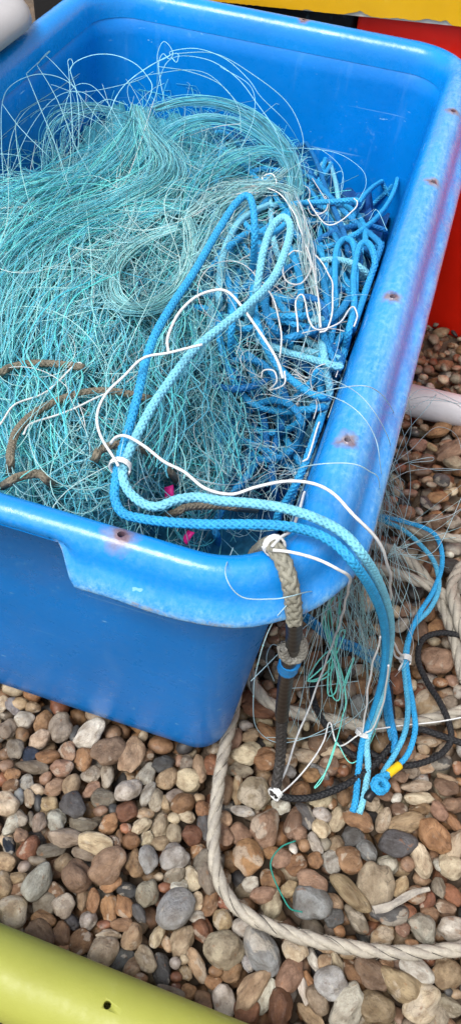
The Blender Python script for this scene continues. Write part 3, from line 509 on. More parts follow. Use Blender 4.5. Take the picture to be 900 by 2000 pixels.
core = link('matted_netting', mesh_np('matted', G.reshape(-1, 3), Q, gc), mat_fibre('matted_net', rough=.8, bump=1, bs=260, dirt=.6), net)

TEAL, PALET, DEEP, GREENT, CLEAR = np.array([.17, .76, .98]), np.array([.54, .92, 1.0]), np.array([.03, .27, .38]), np.array([.22, .62, .56]), np.array([.62, .82, .88])
knots = []
def strand_cols(n, base, var=.32):
    b = np.array(base)[None]*np.exp(rng.normal(0, var, (n, 1))); k = rng.uniform(0, .7, (n, 1))**1.4
    return np.clip(b*(1-k)+k*PALET[None]*np.exp(rng.normal(0, .2, (n, 1))), 0, .95)
def bundle(pts, n, wid, base, dz=.015, m=34, wob=.62, r=(.00045, .00095), sub=.35, name='net_bundle'):
    """n filaments that follow one guide; wid = half widths along it, in metres"""
    Gd = path(pts, dz, .006); T, N, B = frames(Gd); L = len(Gd); u = np.linspace(0, 1, L)
    W = np.interp(u, np.linspace(0, 1, len(wid)), wid)
    # lay the sheet flat: N across, B thickness
    zax = np.array([0, 0, 1.]); N = np.cross(T, zax); N /= np.linalg.norm(N, axis=1)[:, None]+1e-6; B = np.cross(N, T)
    t0 = rng.uniform(0, sub, n)*(rng.random(n) < .6); t1 = 1-rng.uniform(0, sub, n)*(rng.random(n) < .6)
    tt = t0[:, None]+(t1-t0)[:, None]*np.linspace(0, 1, m)[None]
    I = lambda A: np.stack([np.interp(tt, u, A[:, k]) for k in range(3)], -1)
    g, Nn, Bn, w_ = I(Gd), I(N), I(B), np.interp(tt, u, W)
    a = rng.normal(0, .55, (n, 1)); b = np.abs(rng.normal(0, .5, (n, 1)))
    ph = rng.uniform(0, 6.3, (n, 4, 1)); fq = rng.uniform(1.5, 7, (n, 4, 1))
    sa = a+wob*(np.sin(fq[:, 0]*tt*1.5+ph[:, 0])*.6+np.sin(fq[:, 1]*tt*2+ph[:, 1])*.3)
    sb = b+wob*(np.sin(fq[:, 2]*tt*1.5+ph[:, 2])*.5+np.sin(fq[:, 3]*tt*2+ph[:, 3])*.3)
    P = g+(sa*w_)[..., None]*Nn+(sb*w_*.55)[..., None]*Bn
    P = keep_in(P, .004); tb = Tubes(); tb.batch(P, rng.uniform(*r, n), strand_cols(n, base))
    for i in range(0, n, 3): knots.append(P[i, int(rng.integers(2, m-2))])
    return tb.build(name, FIL, net)
def tangle(n, poly, ang, spread, length, base, dz=(-.03, .03), m=16, curl=1.0, r=(.0004, .00075), lift=.02):
    """n filaments at random inside a picture-space quad"""
    poly = np.array(poly, float); s_, t_ = rng.random(n), rng.random(n)
    A = poly[0]*((1-s_)*(1-t_))[:, None]+poly[1]*(s_*(1-t_))[:, None]+poly[2]*(s_*t_)[:, None]+poly[3]*((1-s_)*t_)[:, None]
    th = np.radians(ang+rng.normal(0, spread, n)); Ln = rng.uniform(*length, n); kap = rng.normal(0, 1, n)*curl*2.2; kap2 = rng.normal(0, 1, n)*curl*1.5
    t = np.linspace(-.5, .5, m)[None]; hd = th[:, None]+kap[:, None]*t+kap2[:, None]*(t**2-.08)*3
    dx, dy = np.cos(hd), np.sin(hd); ds = Ln[:, None]/(m-1)
    X = A[:, :1]+np.cumsum(dx*ds, 1)-(np.cumsum(dx*ds, 1))[:, m//2:m//2+1]; Y = A[:, 1:]+np.cumsum(dy*ds, 1)-(np.cumsum(dy*ds, 1))[:, m//2:m//2+1]
    z0 = rng.uniform(*dz, (n, 1)); Z = mound(X, Y)+z0+lift*rng.normal(0, 1, (n, 1))*np.cos(t*3.1)+.006*np.sin(t*9+rng.uniform(0, 6, (n, 1)))
    P = keep_in(U(X, Y, np.minimum(Z, .66)), .004)
    for i in range(0, n, 5): knots.append(P[i, int(rng.integers(1, m-1))])
    return P, rng.uniform(*r, n), strand_cols(n, base)

loose = Tubes()
for args in [
    (420, ((0, 380), (330, 380), (330, 640), (0, 640)), 145, 28, (220, 480), TEAL, (-.03, .02), 22, .7),
    (520, ((0, 600), (420, 560), (430, 800), (0, 820)), 102, 34, (200, 460), TEAL, (-.035, .02), 20, .9),
    (600, ((0, 720), (430, 720), (440, 1010), (0, 960)), 98, 44, (140, 400), TEAL, (-.04, .015), 20, 1.1),
    (300, ((80, 830), (420, 840), (470, 1040), (150, 1000)), 60, 60, (70, 240), (.13, .55, .70), (-.05, .012), 20, 1.7),
    (220, ((180, 330), (420, 310), (430, 470), (150, 480)), 140, 30, (220, 420), TEAL, (-.03, .015), 22, .8),
    (220, ((320, 280), (520, 300), (560, 420), (330, 440)), 15, 25, (220, 380), TEAL, (-.03, .01), 22, .8),
    (70, ((380, 380), (620, 380), (620, 760), (380, 760)), 100, 60, (120, 330), CLEAR, (-.01, .035), 18, 1.2, (.0003, .0005)),
    (170, ((420, 700), (640, 700), (600, 980), (400, 1000)), 80, 70, (100, 320), CLEAR, (-.03, .04), 18, 1.3, (.0003, .0005)),
    (40, ((520, 310), (680, 400), (710, 620), (560, 560)), 60, 60, (80, 260), CLEAR, (-.01, .035), 18, 1.5, (.0003, .0005)),
    (170, ((0, 330), (200, 340), (230, 450), (0, 520)), 170, 20, (200, 400), TEAL, (-.02, .03), 20, .7),
    (230, ((0, 360), (400, 330), (420, 560), (0, 640)), 140, 36, (260, 520), PALET, (.015, .045), 26, .9, (.0004, .0007)),
    (260, ((0, 560), (420, 560), (440, 960), (0, 940)), 100, 40, (180, 440), PALET, (.0, .032), 24, 1.1, (.0004, .0007))]:
    loose.batch(*tangle(*args))
lf = loose.build('loose_filaments', FIL, net); lf['kind'] = 'stuff'

# combed sheets of netting
bundle([(262, 207, .475), (258, 250, .475), (225, 320), (160, 375), (85, 425), (30, 480), (-30, 560)], 85, (.008, .022, .045, .06, .065, .06, .05), TEAL, .03)
bundle([(268, 210, .475), (290, 262, .48), (322, 310), (325, 350), (285, 385), (215, 420), (130, 465), (50, 540), (0, 640), (-20, 720)], 90, (.006, .018, .028, .03, .035, .045, .05, .055, .05), (.28, .82, .95), .035)
bundle([(360, 415), (300, 415), (220, 440), (140, 490), (70, 570), (30, 660), (20, 740)], 90, (.008, .02, .035, .045, .05, .05, .04), TEAL, .025)
bundle([(-20, 392), (50, 365), (120, 352), (190, 350), (240, 330)], 60, (.03, .025, .022, .02, .015), TEAL, .03)
bundle([(366, 424), (378, 470), (372, 525), (345, 570), (300, 600), (255, 606), (222, 580), (218, 535), (240, 495), (285, 465), (345, 445)], 50, (.006, .008, .01, .011, .011, .01, .009, .009, .01, .01, .008), (.40, .86, .92), .042, wob=.6)
bundle([(360, 425), (410, 395), (470, 372), (540, 368), (585, 385)], 45, (.006, .02, .025, .02, .012), PALET, .035)
bundle([(360, 420), (385, 370), (440, 325), (510, 300), (570, 310)], 60, (.006, .018, .026, .026, .02), TEAL, .03)
bundle([(300, 215), (360, 200, .47), (430, 205, .47), (500, 235, .46), (555, 290, .45), (580, 350), (575, 410)], 50, (.01, .016, .016, .016, .014, .012, .01), TEAL*.8, .03)
bundle([(270, 330), (330, 260), (410, 235), (490, 255), (550, 310), (570, 370)], 45, (.012, .018, .02, .02, .016, .01), TEAL*.85, .03)
bundle([(370, 560), (400, 480), (440, 420), (500, 380), (560, 330)], 35, (.012, .02, .022, .018, .01), PALET, .03)
bundle([(330, 600), (290, 680), (270, 760), (262, 850), (255, 930)], 110, (.03, .045, .05, .05, .04), TEAL, .012)
bundle([(200, 560), (150, 640), (120, 730), (110, 820), (120, 900)], 110, (.04, .05, .05, .05, .04), TEAL, .012)
bundle([(60, 520), (40, 620), (30, 720), (40, 830), (60, 930)], 80, (.04, .05, .05, .04, .04), TEAL, .01)
bundle([(380, 620), (385, 700), (400, 780), (420, 860), (440, 940)], 70, (.02, .035, .04, .04, .03), (.10, .55, .70), .01)
bundle([(560, 370), (590, 450), (600, 520), (620, 600), (625, 640)], 30, (.01, .012, .012, .01, .004), CLEAR*1.1, .035)
bundle([(100, 330, .47), (115, 250, .5), (170, 215, .5), (235, 225, .49), (265, 240, .475)], 30, (.02, .03, .03, .02, .01), TEAL*.5, .03)

# single filaments that stand up out of the heap
def fil(pts, r=.00068, c=PALET, name='filament_loop', dz=.02, inside=True, parent=net):
    tb = Tubes(); P = path(pts, dz, .004, inside); tb.add(P, r, 4, c*rng.uniform(.85, 1.15), cap=False)
    for _ in range(max(1, len(P)//45)): knots.append(P[int(rng.integers(1, len(P)-1))])
    return tb.build(name, FIL, parent)
fil([(150, 420), (115, 300, .52), (75, 200, .56), (33, 91, .57), (60, 110, .57), (110, 190, .55), (150, 290, .52), (200, 380)])
fil([(33, 91, .57), (48, 90, .57), (85, 105, .57), (130, 150, .56), (170, 205, .53), (215, 260, .5), (250, 330)])
fil([(10, 380), (4, 290, .53), (5, 203, .56), (25, 165, .57), (75, 145, .57), (125, 155, .56), (155, 185, .55), (165, 230, .53)])
fil([(5, 203, .56), (40, 250, .54), (90, 300, .52), (140, 350)])
fil([(145, 340), (142, 250, .53), (135, 140, .565), (133, 120, .57), (139, 115, .57), (143, 125, .57), (138, 138, .565), (150, 180, .56), (155, 240, .53), (150, 330)])
fil([(136, 138, .565), (150, 120, .57), (185, 107, .575), (225, 108, .575), (265, 125, .57), (292, 155, .56), (297, 175, .55), (285, 205, .52), (275, 215)])
fil([(240, 260), (220, 210, .5), (245, 165, .54), (290, 130, .56), (330, 110, .57), (335, 100, .57), (385, 95, .575), (440, 115, .57), (485, 155, .56), (510, 190, .54), (560, 240, .5), (590, 290)], .0006)
fil([(305, 215), (308, 140, .55), (308, 105, .57), (318, 82, .575), (330, 88, .575), (338, 105, .57), (330, 115, .57), (318, 105, .57), (310, 130, .56), (320, 190, .53), (340, 250)])
fil([(210, 230, .5), (240, 170, .54), (300, 125, .56), (345, 104, .57), (345, 122, .57), (335, 112, .57)])
fil([(300, 200, .5), (330, 118, .56), (400, 115, .56), (460, 150, .55), (500, 200, .53), (540, 260, .5), (560, 330)])
fil([(310, 130, .56), (370, 140, .55), (430, 165, .54), (465, 210, .52), (470, 260, .5)])
fil([(290, 280), (250, 170, .53), (330, 140, .55), (400, 142, .55), (450, 185, .54), (490, 235, .5)], .0005)
fil([(335, 105, .57), (420, 105, .57), (500, 150, .56), (560, 200, .54), (588, 255, .51), (590, 300, .49), (570, 370)])
fil([(430, 130, .56), (490, 170, .55), (495, 230, .53), (470, 290, .5)], .0005)
fil([(100, 165, .55), (160, 180, .54), (260, 160, .55), (300, 140, .55)], .0005)
fil([(120, 240, .53), (140, 175, .55), (175, 165, .55), (210, 200, .53), (240, 250, .5)], .0005)
fil([(20, 340), (60, 250, .54), (110, 190, .55), (160, 180, .55), (200, 215, .53), (230, 270)], .0005)
fil([(80, 360), (90, 260, .53), (130, 220, .54), (200, 245, .52), (240, 300)], .0005)
fil([(170, 340), (180, 230, .53), (205, 195, .54), (250, 205, .53)], .0005)
fil([(-10, 300, .53), (40, 305, .52), (90, 330), (130, 350)], .0005)
fil([(590, 300), (620, 290, .5), (660, 320, .51), (670, 350, .51), (665, 380, .51)], .0005)
fil([(560, 290, .47), (600, 290, .49), (660, 300, .5), (705, 330, .52), (714, 360, .52), (700, 390, .52)], .00045)
fil([(580, 320, .47), (640, 340, .5), (668, 335, .51), (665, 370, .5)], .00045)
fil([(720, 430, .53), (735, 410, .55), (755, 450, .56)], .0004)

# single filaments across the rim and outside
for q in [[(560, 800, .5), (600, 775, .61), (680, 755, .66), (730, 760, .66), (765, 800, .58), (790, 860, .3), (800, 960, .1), (770, 1080, .03)],
          [(545, 930, .5), (600, 910, .625), (680, 905, .65), (720, 920, .635), (740, 945, .58), (735, 1020, .35), (728, 1120, .12), (715, 1230, .03)],
          [(600, 760, .54), (680, 790, .645), (730, 850, .63), (745, 930, .55), (760, 1010, .2), (740, 1120, .03)],
          [(620, 730, .54), (700, 770, .645), (755, 850, .6), (758, 900, .48), (740, 1000, .2), (745, 1100, .03)],
          [(735, 960, .5), (755, 915, .42), (800, 880, .3), (850, 835, .2), (890, 850, .1), (905, 900, .05)],
          [(740, 940, .5), (790, 905, .3), (840, 893, .25), (842, 900, .22), (800, 905, .25), (850, 918, .15), (905, 917, .1)],
          [(760, 940, .4), (800, 920, .3), (860, 915, .2), (905, 918, .15)],
          [(770, 790, .4), (830, 775, .22), (880, 785, .15), (905, 800, .1)],
          [(760, 830, .4), (810, 790, .25), (850, 782, .2), (905, 790, .15)],
          [(745, 880, .45), (770, 820, .4), (800, 800, .3), (845, 775, .25), (850, 772, .22), (830, 800, .2), (790, 850, .15), (760, 930, .1)],
          [(765, 900, .35), (775, 840, .3), (790, 790, .3), (830, 760, .25), (905, 790, .12)],
          [(790, 770, .45), (800, 800, .4), (800, 850, .3), (775, 900, .2), (750, 960, .1), (740, 1060, .03)],
          [(735, 995, .3), (760, 1000, .2), (810, 1020, .12), (870, 1010, .08), (905, 990, .06)],
          [(780, 1020, .15), (790, 1060, .1), (800, 1085, .08), (830, 1085, .08), (860, 1060, .06), (905, 960, .04)],
          [(455, 1070, .57), (440, 1120, .615), (470, 1165, .60), (530, 1170, .595), (565, 1165, .60), (610, 1155, .56), (650, 1160, .4), (690, 1180, .2)],
          [(575, 1165, .59), (530, 1220, .54), (505, 1290, .46), (495, 1350, .3), (500, 1420, .12), (540, 1450, .05), (600, 1440, .05), (680, 1400, .04)],
          [(490, 1330, .36), (545, 1275, .36), (600, 1220, .36), (660, 1175, .4), (720, 1120, .55)],
          [(535, 1330, .1), (520, 1290, .15), (530, 1260, .2), (550, 1265, .15)],
          [(560, 1345, .1), (620, 1340, .06), (700, 1330, .05)],
          [(520, 1440, .05), (600, 1440, .04), (680, 1410, .04), (760, 1330, .05)]]:
    fil(q, .0006, CLEAR, inside=False)
# curtain of clear netting hanging over the lip
def curtain(n, top, bot, z0, z1, r, base, name):
    tb = Tubes(); S = rng.random(n); m = 20; t = np.linspace(0, 1, m)[None]
    A = np.array(top[0])[None]*(1-S[:, None])+np.array(top[1])[None]*S[:, None]; S2 = np.clip(S+rng.normal(0, .3, n), -.1, 1.1)
    B = np.array(bot[0])[None]*(1-S2[:, None])+np.array(bot[1])[None]*S2[:, None]; B = B+rng.normal(0, 18, B.shape)
    wv = rng.normal(0, 16, (n, 1))*np.sin(t*3.14)+rng.normal(0, 8, (n, 1))*np.sin(t*6.28)
    X = A[:, :1]*(1-t)+B[:, :1]*t+wv; Y = A[:, 1:]*(1-t)+B[:, 1:]*t; Z = z0*(1-t)**.8+z1+0*X+rng.uniform(-.01, .02, (n, 1))
    P = U(X, Y, np.maximum(Z, .02)); tb.batch(P, rng.uniform(*r, n), strand_cols(n, base, .2))
    for i in range(0, n, 2): knots.append(P[i, int(rng.integers(2, m))])
    o = tb.build(name, FIL, net); o['kind'] = 'stuff'
curtain(40, ((755, 880), (735, 985)), ((780, 980), (730, 1130)), .42, .02, (.0003, .0005), CLEAR*1.0, 'hanging_netting')
curtain(60, ((650, 1150), (745, 1110)), ((690, 1270), (740, 1330)), .42, .02, (.0003, .0005), CLEAR*1.0, 'hanging_netting')
curtain(26, ((610, 1170), (700, 1120)), ((560, 1420), (720, 1430)), .42, .02, (.0003, .0005), CLEAR*1.0, 'hanging_netting')
curtain(22, ((750, 1100), (770, 1060)), ((905, 960), (800, 1240)), .12, .02, (.0003, .0005), CLEAR*1.0, 'hanging_netting')

# ------------------------------------------------------------ ropes
def braid(name, P, R, col, label=None, group=None, parent=None, col2=None, mat=None, cat='rope'):
    """plaited cord: four yarns each way over and under, round a core"""
    s = np.r_[0, np.cumsum(np.linalg.norm(np.diff(P, axis=0), axis=1))]; step = R*.42
    n = max(8, int(s[-1]/step)); u = np.linspace(0, s[-1], n); C = np.stack([np.interp(u, s, P[:, k]) for k in range(3)], 1)
    T, N, B = frames(C); tb = Tubes(); om = 2*math.pi/(R*5.6); col = np.array(col); col2 = col*.9 if col2 is None else np.array(col2)
    tb.add(C, R*.80, 8, col*.72)
    for sg in (1, -1):
        for j in range(4):
            th = sg*om*u+j*math.pi/2; rad = R*(.67+sg*.075*np.cos(4*om*u))
            tb.add(C+(rad*np.cos(th))[:, None]*N+(rad*np.sin(th))[:, None]*B, R*.37, 6, (col if sg > 0 else col2)*rng.uniform(.9, 1.08), cap=False)
    o = tb.build(name, mat or FIBRE, parent)
    if label: tag(o, label, cat, group)
    return o
def laid(name, P, R, col, label, tracer=True):
    """three-strand laid rope with dark marker yarns in the lay"""
    s = np.r_[0, np.cumsum(np.linalg.norm(np.diff(P, axis=0), axis=1))]; n = max(8, int(s[-1]/(R*.45))); u = np.linspace(0, s[-1], n)
    C = np.stack([np.interp(u, s, P[:, k]) for k in range(3)], 1); T, N, B = frames(C); om = 2*math.pi/(R*9.5); tb = Tubes(); tr = Tubes()
    wob = 1+.05*np.sin(u*90)+.04*np.sin(u*231+1)
    for j in range(3):
        th = om*u+j*2*math.pi/3
        tb.add(C+(R*.39*np.cos(th))[:, None]*N+(R*.39*np.sin(th))[:, None]*B, R*.63*wob, 10, np.array(col)*rng.uniform(.93, 1.05))
        th2 = th+math.pi/3+.25*np.sin(u*47+j); Y = C+(R*.90*np.cos(th2)*.9)[:, None]*N+(R*.90*np.sin(th2)*.9)[:, None]*B; i = 0
        while i < n-4:
            m_ = int(rng.integers(4, 11))
            if rng.random() < .5: tr.add(Y[i:i+m_], R*.045, 4, (.035, .033, .03), cap=False)
            i += m_
    # frayed fibres
    fz = Tubes(); k = int(s[-1]*2200); i0 = rng.integers(0, n-1, k); a = rng.uniform(0, 6.28, k); t = np.linspace(0, 1, 4)[None, :, None]
    dirn = np.cos(a)[:, None]*N[i0]+np.sin(a)[:, None]*B[i0]; st = C[i0]+dirn*R*.9; sd_ = T[i0]*rng.normal(0, 1, (k, 1))
    Pf = st[:, None]+t*(dirn*.5+sd_)[:, None]*rng.uniform(.2, .6, (k, 1, 1))*R
    fz.batch(Pf, np.full(k, .00014), np.tile(np.array(col)*1.1, (k, 1)))
    o = tb.build(name, LAID); tag(o, label, 'rope'); my = tr.build('marker_yarn', LAID, o); my['kind'] = 'stuff'; f_ = fz.build('frayed_fibres', LAID, o); f_['kind'] = 'stuff'
    return o
def wrap(P, R, turns, r, col, name, parent, mat=None, pitch=None):
    """a whipping: twine wound round the middle of P"""
    c = P[len(P)//2]; T, N, B = frames(P); t, n_, b = T[len(P)//2], N[len(P)//2], B[len(P)//2]; pitch = pitch or r*2
    a = np.linspace(0, turns*2*math.pi, int(turns*14)); Q_ = c+((a/(2*math.pi)-turns/2)*pitch)[:, None]*t+R*(np.cos(a)[:, None]*n_+np.sin(a)[:, None]*b)
    tb = Tubes(); tb.add(Q_, r, 6, col); return tb.build(name, mat or TWINE, parent)
def sleeve(P, R, col, name, parent, ripple=.02):
    tb = Tubes(); n = len(P); tb.add(P, R*(1+ripple*np.sin(np.arange(n)*1.7)), 14, col); return tb.build(name, TAPE, parent)

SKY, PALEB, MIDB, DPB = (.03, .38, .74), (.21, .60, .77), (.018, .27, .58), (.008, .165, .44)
WHITE, GREYR, OFFW, BLACK = (.74, .75, .74), (.19, .165, .12), (.46, .415, .335), (.014, .014, .016)
RB = .0048
# the doubled rope lying over the near corner
ra_ = [(492, 540), (497, 470, .60), (494, 405, .63), (482, 382, .635), (458, 400, .63), (420, 460, .62), (380, 530, .62), (340, 590, .62), (305, 650, .62), (285, 705, .615), (270, 770, .61), (254, 830, .6), (236, 890, .595), (227, 935, .59), (225, 975, .585), (240, 1002, .585),
       (270, 1012, .59), (330, 1020, .60), (400, 1024, .61), (470, 1024, .618), (540, 1026, .622), (600, 1036, .622), (650, 1060, .622), (690, 1100, .615), (724, 1150, .56), (746, 1205, .46), (752, 1262, .34), (745, 1330, .22), (728, 1390, .12), (708, 1445, .06), (700, 1500, .035), (694, 1560, .035), (688, 1585, .032)]
rb_ = [(480, 640), (500, 570, .60), (513, 495, .63), (530, 445, .64), (552, 424, .645), (566, 440, .645), (560, 480, .64), (532, 545, .635), (480, 600, .635), (430, 640, .63), (380, 682, .625), (338, 735, .62), (300, 790, .615), (270, 845, .61), (247, 895, .60), (240, 930, .595), (252, 960, .59), (282, 985, .59), (312, 989, .595), (345, 976, .60), (385, 971, .605),
       (430, 978, .612), (500, 984, .62), (560, 994, .626), (620, 1014, .627), (670, 1042, .626), (706, 1082, .615), (736, 1132, .56), (757, 1190, .46), (762, 1245, .34), (752, 1325, .22), (737, 1395, .12), (716, 1446, .06), (718, 1500, .036), (710, 1555, .036), (701, 1588, .032)]
hero = braid('rope', path(ra_, inside=False), RB, SKY, 'bright blue braided rope hanging over the near corner of the tub, darker of the pair')
hero2 = braid('rope', path(rb_, inside=False), RB, PALEB, 'pale blue braided rope hanging over the near corner of the tub, lighter of the pair')
pm = U(709, 1432, .065); wrap(np.array([pm+(U(712, 1424, .07)-U(706, 1440, .06))*t for t in (-1, 0, 1)]), .0115, 3, .0013, WHITE, 'whipping', hero)
pm = U(235, 912, .597); wrap(np.array([pm+(U(238, 904, .597)-U(232, 920, .597))*t for t in (-1, 0, 1)]), .0108, 3, .0011, WHITE, 'whipping', hero2)

heap = [  # picture points, colour, label, height above the heap
    ([(505, 300), (560, 318), (612, 352), (660, 402), (702, 442), (738, 472), (756, 505), (746, 545), (735, 585)], MIDB, 'blue braided rope curving along the far right inner wall of the tub', .012),
    ([(545, 402), (600, 396), (650, 394), (692, 391), (700, 400)], SKY, 'short light blue rope end pointing at the right wall of the tub', .035),
    ([(428, 620), (428, 560), (438, 490), (470, 430), (520, 402), (545, 402)], PALEB, 'pale blue rope arching up under the doubled ropes', .03),
    ([(655, 640), (653, 550), (656, 490), (672, 467), (690, 478), (694, 530), (690, 600), (672, 690)], SKY, 'upright blue rope loop beside the right wall, left of two', .03),
    ([(690, 620), (690, 540), (700, 484), (716, 474), (730, 500), (732, 560), (716, 620), (700, 660)], SKY, 'upright blue rope loop beside the right wall, right of two', .035),
    ([(430, 590), (426, 650), (446, 722), (484, 782), (540, 802), (600, 800), (662, 790)], SKY, 'blue rope sweeping under the heap to the near end of the right wall', .02),
    ([(492, 540), (498, 610), (514, 665), (548, 722), (600, 765), (665, 786)], SKY, 'thick light blue rope running down to the right wall under the white twine', .03),
    ([(540, 668), (580, 655), (622, 640), (662, 610), (690, 570)], MIDB, 'blue rope tied by white twine in the middle of the right heap', .028),
    ([(470, 570), (520, 575), (570, 590), (610, 620), (632, 646)], SKY, 'light blue rope lying across under the pale loop', .012),
    ([(622, 640), (636, 715), (646, 785), (640, 840), (612, 880)], PALEB, 'pale blue rope dropping beside the right wall to the dark corner', .02),
    ([(640, 800, .52), (618, 850, .52), (598, 900, .5), (575, 950, .47), (545, 1000, .42), (535, 1030, .38)], SKY, 'blue rope lying along the right wall of the dark near corner', .0),
    ([(500, 905, .45), (470, 945, .45), (438, 985, .44), (420, 1030, .42), (426, 1062, .40)], MIDB, 'blue rope sloping under the doubled ropes near the front wall', .0),
    ([(200, 520), (200, 490), (225, 470), (260, 470), (285, 500), (262, 560), (215, 570)], SKY, 'blue rope loop half hidden under the teal net', .0),
    ([(470, 340), (520, 330), (570, 342), (610, 380), (640, 430)], MIDB, 'blue rope at the top of the heap near the back wall', .015),
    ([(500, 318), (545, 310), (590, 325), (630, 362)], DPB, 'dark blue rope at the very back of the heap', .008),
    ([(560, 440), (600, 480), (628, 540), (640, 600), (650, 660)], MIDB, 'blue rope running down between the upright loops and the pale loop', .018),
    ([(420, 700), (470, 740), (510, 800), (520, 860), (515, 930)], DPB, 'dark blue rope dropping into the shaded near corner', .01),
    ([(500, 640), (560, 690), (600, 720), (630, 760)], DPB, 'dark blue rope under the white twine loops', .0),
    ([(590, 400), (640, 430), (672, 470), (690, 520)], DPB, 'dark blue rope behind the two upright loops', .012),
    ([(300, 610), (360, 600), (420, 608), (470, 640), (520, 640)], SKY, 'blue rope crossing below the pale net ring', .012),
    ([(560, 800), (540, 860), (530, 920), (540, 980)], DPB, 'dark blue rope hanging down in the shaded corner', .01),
    ([(700, 470), (728, 500), (742, 545), (730, 610), (705, 665)], DPB, 'dark blue rope squeezed against the right wall of the tub', .004)]
def dive(pts, dz, d=.05):
    q = [(p[0], p[1], p[2] if len(p) > 2 else float(mound(p[0], p[1]))+dz) for p in pts]
    a, b = q[0], q[-1]; return [(a[0], a[1], a[2]-d)]+[((a[0]*.5+q[1][0]*.5), (a[1]*.5+q[1][1]*.5), (a[2]+q[1][2])/2)]+q[1:-1]+[((b[0]*.5+q[-2][0]*.5), (b[1]*.5+q[-2][1]*.5), (b[2]+q[-2][2])/2)]+[(b[0], b[1], b[2]-d)]
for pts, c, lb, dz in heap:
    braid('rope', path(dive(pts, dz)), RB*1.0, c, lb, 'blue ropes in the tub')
# more of the same rope deeper in the heap
deep = Tubes(); 
for _ in range(170):
    x, y = rng.uniform(400, 735), rng.uniform(310, 900); 
    if x > 760-.34*max(0, y-450)-22 or y < 300+.55*max(0, x-520): continue
    th = rng.normal(1.2, .7); L = rng.uniform(200, 420); k = rng.normal(0, .010); k2 = rng.normal(0, .00004); d0 = rng.uniform(-.03, .03); pts = []; px2, py2 = x, y
    tl_ = np.linspace(-.5, .5, 11); hd = th+k*L*tl_+k2*L*L*(tl_**2)*np.sign(tl_); sx_ = np.cumsum(np.cos(hd))*L/10; sy_ = np.cumsum(np.sin(hd))*L/10; sx_ += x-sx_[5]; sy_ += y-sy_[5]
    for t, xx, yy in zip(tl_, sx_, sy_): pts.append((xx, yy, max(.06, float(mound(xx, yy))+d0-.085*abs(2*t)**3+.008*math.sin(t*11+x))))
    P = path(pts, 0, .005); c = np.array([SKY, SKY, MIDB, DPB, PALEB][int(rng.integers(5))])
    s = np.r_[0, np.cumsum(np.linalg.norm(np.diff(P, axis=0), axis=1))]; C = spline(P[::3], .0028); T, N, B = frames(C); u = np.arange(len(C))*.0028; R = RB*1.02; om = 2*math.pi/(R*5.6)
    deep.add(C, R*.80, 6, c*.7)
    for sg in (1, -1):
        for j in range(4):
            th_ = sg*om*u+j*math.pi/2; rad = R*(.67+sg*.075*np.cos(4*om*u)); deep.add(C+(rad*np.cos(th_))[:, None]*N+(rad*np.sin(th_))[:, None]*B, R*.37, 4, c*rng.uniform(.85, 1.1), cap=False)
dr = deep.build('buried_rope_coils', FIBRE); tag(dr, 'tangled coils of blue rope buried under the net in the tub', 'rope', kind='stuff')

grey = [([(-10, 735), (20, 718), (60, 710), (110, 711), (150, 716), (170, 720)], 'grey-brown rope end poking from the teal net at the left edge'),
        ([(20, 930), (22, 880), (35, 840), (70, 806), (120, 780), (170, 766), (215, 764), (265, 772), (310, 784)], 'long grey-brown rope arching through the front of the teal net'),
        ([(5, 950), (35, 932), (75, 925), (110, 950)], 'grey-brown rope just behind the front rim'),
        ([(182, 905), (195, 880), (230, 868), (275, 876), (320, 905), (350, 945)], 'grey-brown rope curl beside the white whipping'),
        ([(320, 1010, .5), (370, 990, .5), (430, 988, .49), (500, 996, .47)], 'dark grey rope running behind the doubled blue ropes')]
for pts, lb in grey: braid('rope', path(dive(pts, .042, .06)), RB*.92, GREYR, lb, 'grey-brown ropes in the net')

# white twine
def twine(pts, r, lb, dz=.03, inside=True, c=WHITE, grp=None, cat='twine'):
    tb = Tubes(); P = path(pts, dz, .003, inside); u_ = np.arange(len(P)); P = P+np.stack([np.sin(u_*.21+len(P)), np.sin(u_*.17+1), np.sin(u_*.13+2)], 1)*.0007*rng.uniform(.5, 1.3); tb.add(P, r*(1+.06*np.sin(np.arange(len(P))*1.9)), 6, c); o = tb.build('twine', TWINE); tag(o, lb, cat, grp); return o
twine([(330, 690, .625), (328, 660, .63), (345, 615, .64), (375, 585, .645), (410, 570, .645), (440, 570, .645), (470, 598, .635), (510, 650, .62), (540, 705, .61), (552, 740, .6)], .0017, 'white twine arching over the pale blue rope in mid heap')
twine([(395, 675, .645), (330, 688, .64), (283, 697, .635), (245, 732, .63), (208, 768, .625), (192, 808, .62), (198, 850, .615), (222, 895, .61), (230, 910, .61)], .0015, 'white twine looping left of the doubled ropes to their whipping')
twine([(215, 868, .60), (228, 855, .61), (250, 853, .62), (285, 872, .615), (320, 900, .61), (360, 922, .605), (400, 955, .61), (450, 965, .615), (500, 950, .62), (560, 940, .625), (610, 945, .63), (650, 965, .632), (690, 1005, .632), (732, 1050, .61), (756, 1100, .56), (762, 1150, .46), (760, 1200, .34), (766, 1250, .22), (786, 1285, .1)], .0017, 'long white twine running over the right rim beside the doubled ropes', inside=False)
